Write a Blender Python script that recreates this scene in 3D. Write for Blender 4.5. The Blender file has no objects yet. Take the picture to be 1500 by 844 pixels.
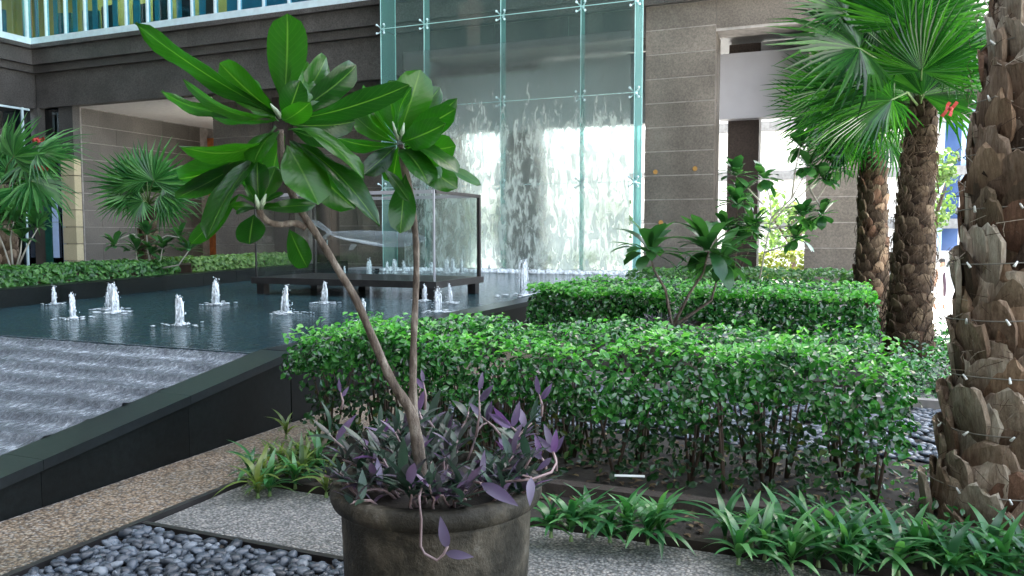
import bpy, math, random
import numpy as np
from mathutils import Vector, Matrix, Euler, noise

random.seed(11)
rnd = random.random
def ru(a, b): return a + (b - a) * random.random()
SC = bpy.context.scene
COL = SC.collection

# ------------------------------------------------------------------ camera, world, sun, exposure
F, CX, CY, HZ, CAMZ = 1168.0, 750.0, 422.0, 345.0, 1.5
YAW = math.radians(22.4)
PITCH = math.atan((CY - HZ) / F)
cam = bpy.data.cameras.new('camera'); cam.sensor_width = 36; cam.lens = 36 * F / 1500
cam.clip_start = 0.05; cam.clip_end = 6000
co = bpy.data.objects.new('camera', cam); COL.objects.link(co)
co.location = (0, 0, CAMZ); co.rotation_euler = (math.pi / 2 - PITCH, 0, YAW)
SC.camera = co
SC.view_settings.view_transform = 'Standard'; SC.view_settings.look = 'None'
SC.view_settings.gamma = 1.0; SC.view_settings.exposure = 3.25

SUN_EL, SUN_AZ = 56.0, -6.0          # azimuth from +Y towards +X
world = bpy.data.worlds.new("World"); SC.world = world; world.use_nodes = True
wn, wl = world.node_tree.nodes, world.node_tree.links
wn.clear()
wo = wn.new('ShaderNodeOutputWorld'); bg = wn.new('ShaderNodeBackground')
sky = wn.new('ShaderNodeTexSky'); sky.sky_type = 'NISHITA'; sky.sun_disc = False
sky.sun_elevation = math.radians(SUN_EL); sky.sun_rotation = math.radians(SUN_AZ)
sky.air_density = 1.0; sky.dust_density = 3.0; sky.ozone_density = 1.0
tc = wn.new('ShaderNodeTexCoord'); nz = wn.new('ShaderNodeTexNoise')
nz.inputs['Scale'].default_value = 2.2; nz.inputs['Detail'].default_value = 6
rp = wn.new('ShaderNodeMapRange'); rp.inputs[1].default_value = .38; rp.inputs[2].default_value = .62
rp.inputs[3].default_value = .0; rp.inputs[4].default_value = .50
mx = wn.new('ShaderNodeMix'); mx.data_type = 'RGBA'
mx.inputs[7].default_value = (9.0, 9.6, 9.8, 1)
wl.new(tc.outputs['Generated'], nz.inputs['Vector']); wl.new(nz.outputs['Fac'], rp.inputs[0])
wl.new(rp.outputs[0], mx.inputs[0]); wl.new(sky.outputs[0], mx.inputs[6])
wl.new(mx.outputs[2], bg.inputs['Color']); bg.inputs['Strength'].default_value = 0.10
wl.new(bg.outputs[0], wo.inputs[0])
sl = bpy.data.lights.new('sun', 'SUN'); sl.energy = 4.0; sl.angle = math.radians(.5); sl.color = (1, .95, .88)
so = bpy.data.objects.new('sun', sl); COL.objects.link(so)
so.rotation_euler = (math.radians(90 - SUN_EL), 0, math.pi - math.radians(SUN_AZ))
so.location = (0, 60, 80)
SC.cycles.max_bounces = 8; SC.cycles.transparent_max_bounces = 24
SC.cycles.transmission_bounces = 10; SC.cycles.use_denoising = True
SC.cycles.sample_clamp_indirect = 6

# ------------------------------------------------------------------ measuring helpers
_R = Matrix.Rotation(YAW, 3, 'Z') @ Matrix.Rotation(-PITCH, 3, 'X')
CAM = Vector((0, 0, CAMZ))
def ray(px, py): return (_R @ Vector(((px - CX) / F, 1, -(py - CY) / F)))
FWD = Vector((-math.sin(YAW), math.cos(YAW), 0)); RGT = Vector((math.cos(YAW), math.sin(YAW), 0))
def P(px, py, d):
    r = ray(px, py); return CAM + r * (d / r.dot(FWD))
def G(px, py, z=0.0):
    r = ray(px, py); return CAM + r * ((z - CAMZ) / r.z)
def PX(v):
    q = _R.transposed() @ (Vector(v) - CAM)
    if q.y <= .05: return (-1e4, -1e4)
    return (CX + F * q.x / q.y, CY - F * q.z / q.y)
def seen(v, m=20):
    x, y = PX(v); return -m < x < 1500 + m and -m < y < 844 + m

# ------------------------------------------------------------------ materials
def mat(name):
    m = bpy.data.materials.new(name); m.use_nodes = True
    nt = m.node_tree; nt.nodes.clear()
    out = nt.nodes.new('ShaderNodeOutputMaterial')
    return m, nt, out
def N(nt, t, **kw):
    n = nt.nodes.new(t)
    for k, v in kw.items():
        if k in n.inputs: n.inputs[k].default_value = v
        else: setattr(n, k, v)
    return n
def L(nt, a, b): nt.links.new(a, b)
def rgba(c): return (c[0], c[1], c[2], 1)
def coords(nt, scale=(1, 1, 1), obj=False, rot=(0, 0, 0)):
    if obj: o = N(nt, 'ShaderNodeTexCoord').outputs['Object']
    else: o = N(nt, 'ShaderNodeNewGeometry').outputs['Position']
    mp = N(nt, 'ShaderNodeMapping'); mp.inputs['Scale'].default_value = scale; mp.inputs['Rotation'].default_value = rot
    L(nt, o, mp.inputs['Vector']); return mp.outputs[0]
def ramp(nt, fac, stops):
    r = N(nt, 'ShaderNodeValToRGB'); e = r.color_ramp.elements
    while len(e) < len(stops): e.new(.5)
    for el, (p, c) in zip(e, stops): el.position = p; el.color = rgba(c)
    L(nt, fac, r.inputs[0]); return r.outputs[0]
def mixc(nt, f, a, b, mode='MIX'):
    m = N(nt, 'ShaderNodeMix', data_type='RGBA', blend_type=mode)
    for k, v in ((0, f), (6, a), (7, b)):
        if hasattr(v, 'is_linked'): L(nt, v, m.inputs[k])
        elif k == 0: m.inputs[0].default_value = v
        else: m.inputs[k].default_value = rgba(v)
    return m.outputs[2]
def bump(nt, h, s=.3, d=.01):
    b = N(nt, 'ShaderNodeBump'); b.inputs['Strength'].default_value = s; b.inputs['Distance'].default_value = d
    L(nt, h, b.inputs['Height']); return b.outputs[0]

def mat_plain(name, c, rough=.5, metal=0, var=.25, scale=6, bs=.15, spec=.5):
    m, nt, out = mat(name); b = N(nt, 'ShaderNodeBsdfPrincipled', Roughness=rough, Metallic=metal)
    b.inputs['Specular IOR Level'].default_value = spec
    n = N(nt, 'ShaderNodeTexNoise', Scale=scale, Detail=5); L(nt, coords(nt), n.inputs['Vector'])
    lo = tuple(x * (1 - var) for x in c); hi = tuple(min(1, x * (1 + var)) for x in c)
    L(nt, ramp(nt, n.outputs['Fac'], [(.3, lo), (.7, hi)]), b.inputs['Base Color'])
    n2 = N(nt, 'ShaderNodeTexNoise', Scale=scale * 12, Detail=3); L(nt, coords(nt), n2.inputs['Vector'])
    if bs: L(nt, bump(nt, n2.outputs['Fac'], bs, .004), b.inputs['Normal'])
    L(nt, b.outputs[0], out.inputs[0]); return m

def mat_granite(name, c, rough=.42, speck=.55, big=.25, objvar=.18, spec=.4):
    m, nt, out = mat(name); b = N(nt, 'ShaderNodeBsdfPrincipled', Roughness=rough); b.inputs['Specular IOR Level'].default_value = spec
    v = coords(nt)
    n1 = N(nt, 'ShaderNodeTexNoise', Scale=24, Detail=6, Roughness=.75); L(nt, v, n1.inputs['Vector'])
    n2 = N(nt, 'ShaderNodeTexNoise', Scale=.9, Detail=4); L(nt, v, n2.inputs['Vector'])
    k = speck
    col = ramp(nt, n1.outputs['Fac'], [(.3, tuple(x * (1 - k) for x in c)), (.5, c), (.7, tuple(min(1, x * (1 + k)) for x in c))])
    lo = (1 - big,) * 3; hi = (1 + big,) * 3
    col = mixc(nt, 1.0, col, ramp(nt, n2.outputs['Fac'], [(.3, lo), (.7, (1, 1, 1))]), 'MULTIPLY')
    oi = N(nt, 'ShaderNodeObjectInfo')
    col = mixc(nt, 1.0, col, ramp(nt, oi.outputs['Random'], [(0, (1 - objvar,) * 3), (1, (1, 1, 1))]), 'MULTIPLY')
    L(nt, col, b.inputs['Base Color'])
    L(nt, bump(nt, n1.outputs['Fac'], .12, .004), b.inputs['Normal'])
    L(nt, b.outputs[0], out.inputs[0]); return m

def mat_aggregate(name, stops, scale=42, rough=.6, patch=None):
    m, nt, out = mat(name); b = N(nt, 'ShaderNodeBsdfPrincipled', Roughness=rough)
    v = coords(nt)
    vo = N(nt, 'ShaderNodeTexVoronoi', Scale=scale); L(nt, v, vo.inputs['Vector'])
    sep = N(nt, 'ShaderNodeSeparateColor'); L(nt, vo.outputs['Color'], sep.inputs[0])
    col = ramp(nt, sep.outputs[0], stops)
    dist = ramp(nt, vo.outputs['Distance'], [(.35, (1, 1, 1)), (.75, (.3, .3, .3))])
    col = mixc(nt, 1.0, col, dist, 'MULTIPLY')
    if patch:
        n = N(nt, 'ShaderNodeTexNoise', Scale=1.3, Detail=5); L(nt, v, n.inputs['Vector'])
        f = ramp(nt, n.outputs['Fac'], [(.42, (0, 0, 0)), (.62, (1, 1, 1))])
        col = mixc(nt, f, col, mixc(nt, 1.0, col, patch, 'MULTIPLY'))
    L(nt, col, b.inputs['Base Color'])
    inv = ramp(nt, vo.outputs['Distance'], [(0, (1, 1, 1)), (.8, (0, 0, 0))])
    L(nt, bump(nt, inv, .8, .008), b.inputs['Normal'])
    L(nt, b.outputs[0], out.inputs[0]); return m

def mat_leaf(name, stops, rough=.35, trans=.45, tcol=None, island=True, vein=False, spec=.5, wet=0):
    m, nt, out = mat(name); b = N(nt, 'ShaderNodeBsdfPrincipled', Roughness=rough)
    b.inputs['Specular IOR Level'].default_value = spec
    src = N(nt, 'ShaderNodeNewGeometry').outputs['Random Per Island'] if island else N(nt, 'ShaderNodeObjectInfo').outputs['Random']
    col = ramp(nt, src, stops)
    n = N(nt, 'ShaderNodeTexNoise', Scale=9, Detail=4); L(nt, coords(nt), n.inputs['Vector'])
    col = mixc(nt, 1.0, col, ramp(nt, n.outputs['Fac'], [(.3, (.72, .75, .7)), (.7, (1, 1, 1))]), 'MULTIPLY')
    if vein:
        uv = N(nt, 'ShaderNodeUVMap'); sx = N(nt, 'ShaderNodeSeparateXYZ'); L(nt, uv.outputs[0], sx.inputs[0])
        ab = N(nt, 'ShaderNodeMath', operation='SUBTRACT'); L(nt, sx.outputs[0], ab.inputs[0]); ab.inputs[1].default_value = .5
        a2 = N(nt, 'ShaderNodeMath', operation='ABSOLUTE'); L(nt, ab.outputs[0], a2.inputs[0])
        mid = ramp(nt, a2.outputs[0], [(.010, (.75, .75, .75)), (.032, (0, 0, 0))])
        # side veins
        w = N(nt, 'ShaderNodeMath', operation='MULTIPLY_ADD'); L(nt, a2.outputs[0], w.inputs[0]); w.inputs[1].default_value = -.42; L(nt, sx.outputs[1], w.inputs[2])
        w2 = N(nt, 'ShaderNodeMath', operation='MULTIPLY'); L(nt, w.outputs[0], w2.inputs[0]); w2.inputs[1].default_value = 84
        sn = N(nt, 'ShaderNodeMath', operation='SINE'); L(nt, w2.outputs[0], sn.inputs[0])
        sv = ramp(nt, sn.outputs[0], [(.86, (0, 0, 0)), (1.0, (.10, .10, .10))])
        f = mixc(nt, 1.0, mid, sv, 'LIGHTEN')
        col = mixc(nt, f, col, (.10, .20, .04))
        L(nt, bump(nt, sn.outputs[0], .05, .003), b.inputs['Normal'])
    L(nt, col, b.inputs['Base Color'])
    t = N(nt, 'ShaderNodeBsdfTranslucent')
    tc_ = mixc(nt, 1.0, col, tcol or (1.6, 1.7, .8), 'MULTIPLY'); L(nt, tc_, t.inputs['Color'])
    mxs = N(nt, 'ShaderNodeMixShader'); mxs.inputs[0].default_value = trans
    L(nt, b.outputs[0], mxs.inputs[1]); L(nt, t.outputs[0], mxs.inputs[2])
    L(nt, mxs.outputs[0], out.inputs[0]); return m

def mat_glass(name, tint, gloss=.9, rough=.02, ior=1.5, haze=0, hazec=(.5, .7, .7)):
    m, nt, out = mat(name)
    t = N(nt, 'ShaderNodeBsdfTransparent'); t.inputs[0].default_value = rgba(tint)
    g = N(nt, 'ShaderNodeBsdfGlossy'); g.inputs['Roughness'].default_value = rough; g.inputs['Color'].default_value = (gloss,) * 3 + (1,)
    lw = N(nt, 'ShaderNodeLayerWeight'); lw.inputs['Blend'].default_value = .5
    pw = N(nt, 'ShaderNodeMath', operation='POWER'); L(nt, lw.outputs['Facing'], pw.inputs[0]); pw.inputs[1].default_value = 5
    f0 = ((ior - 1) / (ior + 1)) ** 2 * 1.8
    fa = N(nt, 'ShaderNodeMath', operation='MULTIPLY_ADD'); L(nt, pw.outputs[0], fa.inputs[0]); fa.inputs[1].default_value = 1 - f0; fa.inputs[2].default_value = f0
    bf = N(nt, 'ShaderNodeMath', operation='SUBTRACT'); bf.inputs[0].default_value = 1; L(nt, N(nt, 'ShaderNodeNewGeometry').outputs['Backfacing'], bf.inputs[1])
    fr = N(nt, 'ShaderNodeMath', operation='MULTIPLY'); L(nt, fa.outputs[0], fr.inputs[0]); L(nt, bf.outputs[0], fr.inputs[1])
    ms = N(nt, 'ShaderNodeMixShader'); L(nt, fr.outputs[0], ms.inputs[0]); L(nt, t.outputs[0], ms.inputs[1]); L(nt, g.outputs[0], ms.inputs[2])
    last = ms.outputs[0]
    if haze:
        d = N(nt, 'ShaderNodeBsdfDiffuse'); d.inputs[0].default_value = rgba(hazec)
        m2 = N(nt, 'ShaderNodeMixShader'); m2.inputs[0].default_value = haze; L(nt, last, m2.inputs[1]); L(nt, d.outputs[0], m2.inputs[2]); last = m2.outputs[0]
    L(nt, last, out.inputs[0]); return m

def mat_water_pool():
    m, nt, out = mat('pool water'); b = N(nt, 'ShaderNodeBsdfPrincipled', Roughness=.06)
    b.inputs['IOR'].default_value = 1.33
    v = coords(nt)
    n0 = N(nt, 'ShaderNodeTexNoise', Scale=.5, Detail=3); L(nt, v, n0.inputs['Vector'])
    L(nt, ramp(nt, n0.outputs['Fac'], [(.3, (.007, .025, .032)), (.7, (.016, .050, .060))]), b.inputs['Base Color'])
    n1 = N(nt, 'ShaderNodeTexNoise', Scale=9, Detail=5, Distortion=1.4); L(nt, v, n1.inputs['Vector'])
    L(nt, bump(nt, n1.outputs['Fac'], .9, .06), b.inputs['Normal'])
    L(nt, b.outputs[0], out.inputs[0]); return m

def mat_cascade():
    m, nt, out = mat('cascade water'); b = N(nt, 'ShaderNodeBsdfPrincipled', Roughness=.22)
    v = coords(nt, (1, .45, 1))
    n1 = N(nt, 'ShaderNodeTexNoise', Scale=36, Detail=8, Roughness=.78, Distortion=.3); L(nt, v, n1.inputs['Vector'])
    sp = N(nt, 'ShaderNodeSeparateXYZ'); L(nt, N(nt, 'ShaderNodeNewGeometry').outputs['Position'], sp.inputs[0])
    n2 = N(nt, 'ShaderNodeTexNoise', Scale=1.6, Detail=4); L(nt, coords(nt), n2.inputs['Vector'])
    a = N(nt, 'ShaderNodeMath', operation='MULTIPLY_ADD'); L(nt, n2.outputs['Fac'], a.inputs[0]); a.inputs[1].default_value = .30; L(nt, sp.outputs[1], a.inputs[2])
    q = N(nt, 'ShaderNodeMath', operation='MULTIPLY'); L(nt, a.outputs[0], q.inputs[0]); q.inputs[1].default_value = 2 * math.pi / .29
    sn = N(nt, 'ShaderNodeMath', operation='SINE'); L(nt, q.outputs[0], sn.inputs[0])
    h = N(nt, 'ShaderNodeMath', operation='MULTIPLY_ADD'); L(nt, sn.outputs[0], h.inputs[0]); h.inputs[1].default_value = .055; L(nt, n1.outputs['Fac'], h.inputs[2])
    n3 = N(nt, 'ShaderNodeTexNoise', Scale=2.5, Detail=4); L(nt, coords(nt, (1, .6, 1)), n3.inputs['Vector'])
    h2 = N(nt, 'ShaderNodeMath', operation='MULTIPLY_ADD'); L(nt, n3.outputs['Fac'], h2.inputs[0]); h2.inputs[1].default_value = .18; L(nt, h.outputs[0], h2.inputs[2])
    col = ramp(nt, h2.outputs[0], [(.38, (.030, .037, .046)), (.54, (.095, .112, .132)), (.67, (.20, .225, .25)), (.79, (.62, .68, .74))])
    L(nt, col, b.inputs['Base Color'])
    L(nt, bump(nt, n1.outputs['Fac'], 1.0, .035), b.inputs['Normal'])
    L(nt, b.outputs[0], out.inputs[0]); return m

def mat_foam():
    m, nt, out = mat('foaming water'); b = N(nt, 'ShaderNodeBsdfPrincipled', Roughness=.25)
    b.inputs['Base Color'].default_value = (.82, .87, .9, 1)
    t = N(nt, 'ShaderNodeBsdfTransparent')
    n = N(nt, 'ShaderNodeTexNoise', Scale=60, Detail=3); L(nt, coords(nt, (1, 1, .35)), n.inputs['Vector'])
    f = ramp(nt, n.outputs['Fac'], [(.30, (.1, .1, .1)), (.55, (.95, .95, .95))])
    ms = N(nt, 'ShaderNodeMixShader'); L(nt, f, ms.inputs[0]); L(nt, t.outputs[0], ms.inputs[1]); L(nt, b.outputs[0], ms.inputs[2])
    L(nt, bump(nt, n.outputs['Fac'], .6, .01), b.inputs['Normal'])
    L(nt, ms.outputs[0], out.inputs[0]); return m

def mat_waterfall():
    """sheet of water running over the glass: clear rippled water with white broken streaks"""
    m, nt, out = mat('falling water sheet')
    v = coords(nt, (3.6, 1, 1.2), rot=(0, math.radians(26), 0))
    n1 = N(nt, 'ShaderNodeTexNoise', Scale=2.0, Detail=6, Roughness=.66, Distortion=.8); L(nt, v, n1.inputs['Vector'])
    v2 = coords(nt, (3, 1, .8)); n2 = N(nt, 'ShaderNodeTexNoise', Scale=.5, Detail=3); L(nt, v2, n2.inputs['Vector'])
    gm = N(nt, 'ShaderNodeSeparateXYZ'); L(nt, N(nt, 'ShaderNodeNewGeometry').outputs['Position'], gm.inputs[0])
    hz = N(nt, 'ShaderNodeMapRange'); L(nt, gm.outputs[2], hz.inputs[0]); hz.inputs[1].default_value = 6.4; hz.inputs[2].default_value = 4.1; hz.inputs[3].default_value = -.30; hz.inputs[4].default_value = .05
    s = N(nt, 'ShaderNodeMath', operation='ADD'); L(nt, n1.outputs['Fac'], s.inputs[0]); L(nt, hz.outputs[0], s.inputs[1])
    s2 = N(nt, 'ShaderNodeMath', operation='MULTIPLY_ADD'); L(nt, n2.outputs['Fac'], s2.inputs[0]); s2.inputs[1].default_value = .22; L(nt, s.outputs[0], s2.inputs[2])
    f = ramp(nt, s2.outputs[0], [(.50, (.08, .08, .08)), (.62, (.12, .12, .12)), (.74, (.62, .62, .62))])
    g = N(nt, 'ShaderNodeBsdfRefraction'); g.inputs['IOR'].default_value = 1.33; g.inputs['Roughness'].default_value = .03
    g.inputs['Color'].default_value = (1, 1, 1, 1)
    L(nt, bump(nt, n1.outputs['Fac'], .30, .05), g.inputs['Normal'])
    d = N(nt, 'ShaderNodeBsdfDiffuse'); d.inputs[0].default_value = (.86, .9, .9, 1)
    tl = N(nt, 'ShaderNodeBsdfTranslucent'); tl.inputs[0].default_value = (.86, .9, .9, 1)
    dd = N(nt, 'ShaderNodeMixShader'); dd.inputs[0].default_value = .9; L(nt, d.outputs[0], dd.inputs[1]); L(nt, tl.outputs[0], dd.inputs[2])
    ms = N(nt, 'ShaderNodeMixShader'); L(nt, f, ms.inputs[0]); L(nt, g.outputs[0], ms.inputs[1]); L(nt, dd.outputs[0], ms.inputs[2])
    L(nt, ms.outputs[0], out.inputs[0]); return m

def mat_bark(name, stops, scale=14, objvar=True, rough=.85, zs=.4, tip=False):
    m, nt, out = mat(name); b = N(nt, 'ShaderNodeBsdfPrincipled', Roughness=rough)
    b.inputs['Specular IOR Level'].default_value = .2
    v = coords(nt, (1, 1, zs)); n = N(nt, 'ShaderNodeTexNoise', Scale=scale, Detail=7, Roughness=.68); L(nt, v, n.inputs['Vector'])
    if objvar:
        oi = N(nt, 'ShaderNodeObjectInfo'); a = N(nt, 'ShaderNodeMath', operation='MULTIPLY_ADD')
        L(nt, oi.outputs['Random'], a.inputs[0]); a.inputs[1].default_value = .5
        q = N(nt, 'ShaderNodeMath', operation='MULTIPLY'); L(nt, n.outputs['Fac'], q.inputs[0]); q.inputs[1].default_value = .55
        L(nt, q.outputs[0], a.inputs[2]); src = a.outputs[0]
    else: src = n.outputs['Fac']
    col = ramp(nt, src, stops)
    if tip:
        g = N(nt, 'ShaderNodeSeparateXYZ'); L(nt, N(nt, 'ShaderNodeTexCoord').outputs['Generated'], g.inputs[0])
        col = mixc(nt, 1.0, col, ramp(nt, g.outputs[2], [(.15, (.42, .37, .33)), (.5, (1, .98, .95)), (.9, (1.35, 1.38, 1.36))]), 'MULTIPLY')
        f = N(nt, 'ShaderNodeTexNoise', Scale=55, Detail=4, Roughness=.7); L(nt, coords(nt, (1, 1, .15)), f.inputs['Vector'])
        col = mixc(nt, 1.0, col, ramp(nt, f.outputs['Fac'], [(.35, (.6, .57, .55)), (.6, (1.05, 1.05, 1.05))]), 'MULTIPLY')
    L(nt, col, b.inputs['Base Color'])
    L(nt, bump(nt, n.outputs['Fac'], .9, .03), b.inputs['Normal'])
    L(nt, b.outputs[0], out.inputs[0]); return m

def mat_emit(name, c, s):
    m, nt, out = mat(name); e = N(nt, 'ShaderNodeEmission'); e.inputs[0].default_value = rgba(c); e.inputs[1].default_value = s
    L(nt, e.outputs[0], out.inputs[0]); return m

M = {}
M['granite'] = mat_granite('brown granite', (.185, .162, .136), big=.4, objvar=.28, speck=.45)
M['granite_grey'] = mat_granite('grey granite', (.095, .090, .083), big=.45, speck=.65)
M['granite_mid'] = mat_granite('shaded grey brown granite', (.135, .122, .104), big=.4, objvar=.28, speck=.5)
M['joint'] = mat_plain('joint mortar', (.27, .25, .23), .8)
M['dark_stone'] = mat_granite('dark polished granite', (.009, .012, .012), rough=.36, speck=.5, big=.7, objvar=.4, spec=.2)
M['coping'] = mat_granite('wet dark granite coping', (.013, .018, .020), rough=.34, speck=.3, big=.4, objvar=.25)
M['column'] = mat_granite('dark brown granite', (.055, .042, .036), rough=.35)
M['panel_grey'] = mat_plain('smooth grey panel', (.36, .36, .385), .55, var=.08, scale=1.2, bs=.05)
M['sunlit_stone'] = mat_granite('sunlit cream stone', (.56, .49, .31), rough=.6, speck=.15, big=.1)
M['path'] = mat_aggregate('brown pebble wash', [(.0, (.10, .068, .044)), (.3, (.23, .165, .105)), (.6, (.31, .235, .155)), (.85, (.36, .32, .26)), (1, (.15, .14, .13))], 66, patch=(.62, .66, .66))
M['slab'] = mat_aggregate('grey pebble wash', [(.0, (.13, .135, .13)), (.35, (.155, .16, .155)), (.7, (.235, .235, .225)), (1, (.34, .32, .29))], 70, patch=(.75, .76, .74))
M['paving'] = mat_aggregate('garden pebble wash', [(.0, (.12, .11, .10)), (.5, (.24, .22, .20)), (1, (.36, .33, .30))], 34)
M['plaza'] = mat_plain('pale plaza concrete', (.55, .54, .51), .8, var=.12, scale=.6)
M['soil'] = mat_plain('dark damp soil', (.020, .016, .012), .95, var=.5, scale=9, bs=.8)
M['steel_dark'] = mat_plain('dark steel', (.028, .026, .026), .4, .3, var=.3)
M['timber'] = mat_bark('weathered dark timber', [(.2, (.014, .011, .009)), (.7, (.055, .045, .038))], 10)
M['pot'] = mat_bark('dark weathered clay', [(.28, (.014, .013, .010)), (.47, (.036, .033, .025)), (.60, (.085, .074, .055)), (.72, (.17, .16, .135))], 5.5, objvar=False, rough=.55, zs=.85)
M['pebble'] = None
M['white_metal'] = mat_plain('pale blue white aluminium', (.62, .78, .82), .35, .1, var=.08)
M['win'] = mat_glass('teal window glass', (.45, .76, .84))
M['win_dark'] = mat_glass('dark tinted glass', (.16, .24, .25))
M['curtain'] = mat_glass('pale teal wall glass', (.87, .935, .92), gloss=.75, haze=.05, hazec=(.35, .55, .52))
M['fin'] = mat_glass('thick teal glass edge', (.34, .60, .57), haze=.30, hazec=(.30, .60, .58))
M['edge'] = mat_plain('bright glass edge', (.45, .72, .70), .2, var=.1)
M['box_glass'] = mat_glass('clear box glass', (.93, .96, .95), gloss=.8)
M['clear'] = None
M['blue_glass'] = mat_plain('blue reflective glazing', (.05, .10, .24), .08, .3, var=.35, scale=.5, bs=0)
M['blue_pale'] = mat_plain('pale blue glazing', (.30, .45, .68), .2, .1, var=.15, scale=.5, bs=0)
M['blue_frame'] = mat_plain('pale blue frame', (.42, .58, .85), .4, .1)
M['ochre'] = mat_plain('ochre plaster', (.62, .38, .14), .7, var=.2, scale=.7)
M['teal'] = mat_plain('teal upholstery', (.03, .16, .18), .7)
M['blind'] = mat_plain('blue teal blind', (.12, .34, .38), .6, var=.15, scale=1)
M['charcoal'] = mat_plain('charcoal fabric', (.03, .032, .035), .7)
M['lamp'] = mat_emit('warm room lamp', (1, .76, .42), 5)
M['amber'] = mat_emit('amber reflection glow', (1, .62, .22), .042)
M['dark_room'] = mat_plain('dim lobby lining', (.10, .085, .07), .7, var=.4, scale=.8)
M['red_wood'] = mat_plain('red brown panelling', (.17, .055, .03), .5, var=.4, scale=1.5)
M['orange'] = mat_plain('orange door jamb', (.50, .17, .05), .5)
M['dark_door'] = mat_plain('dark brown door', (.030, .020, .020), .45)
M['green_frame'] = mat_plain('dark green metal', (.01, .07, .05), .4)
M['banner'] = mat_plain('pale blue vinyl', (.42, .55, .78), .5, var=.05)
M['red'] = mat_plain('red fabric', (.34, .03, .02), .7)
M['white_pl'] = mat_plain('white plastic', (.75, .78, .75), .35, bs=0)
M['wire'] = mat_plain('pale cable', (.17, .16, .13), .6)
M['plaster'] = mat_plain('white plaster', (.78, .76, .72), .8, var=.06)
M['slab_grey'] = mat_plain('grey concrete band', (.20, .20, .20), .7)
M['water'] = mat_water_pool(); M['cascade'] = mat_cascade(); M['foam'] = mat_foam(); M['fall'] = mat_waterfall()
M['plumeria'] = mat_leaf('frangipani leaf', [(0, (.008, .048, .008)), (.5, (.013, .078, .008)), (1, (.025, .115, .008))], .30, .42, (1.4, 2.0, .5), island=False, vein=True, spec=.5)
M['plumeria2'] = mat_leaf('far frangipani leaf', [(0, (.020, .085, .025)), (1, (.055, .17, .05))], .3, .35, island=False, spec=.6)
M['hedge'] = mat_leaf('hedge leaf', [(0, (.004, .034, .008)), (.4, (.014, .105, .020)), (.75, (.040, .21, .035)), (1, (.10, .34, .07))], .24, .36, (1.5, 1.9, .6), spec=.9)
M['hedge_shade'] = mat_leaf('shaded hedge leaf', [(0, (.004, .022, .008)), (.6, (.012, .06, .016)), (.9, (.03, .12, .03)), (1, (.10, .10, .03))], .3, .3)
M['toplit'] = mat_leaf('top-lit hedge leaf', [(0, (.05, .29, .03)), (.6, (.11, .45, .05)), (1, (.26, .60, .12))], .28, .42, (1.3, 1.6, .6), spec=.9)
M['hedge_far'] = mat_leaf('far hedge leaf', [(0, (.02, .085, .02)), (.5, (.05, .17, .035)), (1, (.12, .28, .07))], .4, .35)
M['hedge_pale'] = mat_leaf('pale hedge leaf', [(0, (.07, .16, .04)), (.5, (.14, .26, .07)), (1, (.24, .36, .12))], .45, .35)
M['spider'] = mat_leaf('spider plant leaf', [(0, (.015, .085, .03)), (.5, (.04, .17, .055)), (1, (.11, .29, .10))], .32, .35, island=False, spec=.6)
M['olive'] = mat_leaf('olive strap leaf', [(0, (.05, .10, .03)), (.5, (.10, .17, .04)), (1, (.19, .24, .06))], .35, .35, island=False)
M['purple'] = mat_leaf('purple heart leaf', [(0, (.018, .055, .03)), (.35, (.035, .075, .045)), (.6, (.06, .075, .065)), (.8, (.075, .06, .085)), (.95, (.14, .11, .18)), (1, (.18, .09, .23))], .38, .25, (1.4, 1.0, 1.3), island=False)
M['violet'] = mat_leaf('bright violet leaf', [(0, (.10, .075, .14)), (.6, (.17, .145, .23)), (1, (.16, .07, .23))], .4, .3, (1.4, 1.0, 1.4), island=False)
M['palm'] = mat_leaf('fan palm leaf', [(0, (.007, .050, .010)), (.5, (.018, .10, .016)), (1, (.055, .20, .03))], .25, .42, (1.7, 1.9, .7), spec=.6)
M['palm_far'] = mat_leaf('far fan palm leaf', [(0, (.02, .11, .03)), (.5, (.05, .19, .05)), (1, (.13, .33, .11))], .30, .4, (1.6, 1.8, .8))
M['petiole'] = mat_plain('palm stalk', (.12, .20, .06), .5)
M['stem_br'] = mat_bark('grey brown stem', [(.28, (.050, .038, .030)), (.5, (.12, .095, .075)), (.7, (.30, .265, .22))], 22, objvar=False, rough=.7)
M['twig'] = mat_plain('thin brown twig', (.06, .038, .025), .8)
M['pale_stem'] = mat_plain('pale grey stem', (.40, .38, .33), .7)
M['sprig'] = mat_plain('fleshy mauve stem', (.24, .17, .17), .5)
M['trunk'] = mat_bark('palm trunk fibre', [(.25, (.030, .018, .013)), (.55, (.085, .052, .036)), (.8, (.17, .12, .085))], 16, objvar=False)
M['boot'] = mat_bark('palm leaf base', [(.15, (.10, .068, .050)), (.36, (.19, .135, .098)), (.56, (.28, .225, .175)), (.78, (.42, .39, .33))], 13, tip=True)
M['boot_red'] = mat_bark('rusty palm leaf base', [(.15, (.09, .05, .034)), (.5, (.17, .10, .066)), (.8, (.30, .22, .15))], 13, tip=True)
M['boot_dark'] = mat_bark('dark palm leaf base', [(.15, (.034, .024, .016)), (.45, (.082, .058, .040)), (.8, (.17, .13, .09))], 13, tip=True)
M['tree_leaf'] = mat_leaf('broad tree leaf', [(0, (.018, .085, .022)), (.5, (.04, .16, .045)), (1, (.10, .28, .08))], .24, .35, island=False, spec=.6)
M['sunny_leaf'] = mat_leaf('sunny leaf', [(0, (.05, .11, .03)), (1, (.12, .19, .06))], .5, .4)
M['tree_dark'] = mat_leaf('dusty tree leaf', [(0, (.03, .06, .025)), (1, (.08, .12, .05))], .6, .2)
M['yellow_leaf'] = mat_leaf('yellow green leaf', [(0, (.10, .14, .02)), (1, (.20, .22, .04))], .5, .4)
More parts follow.
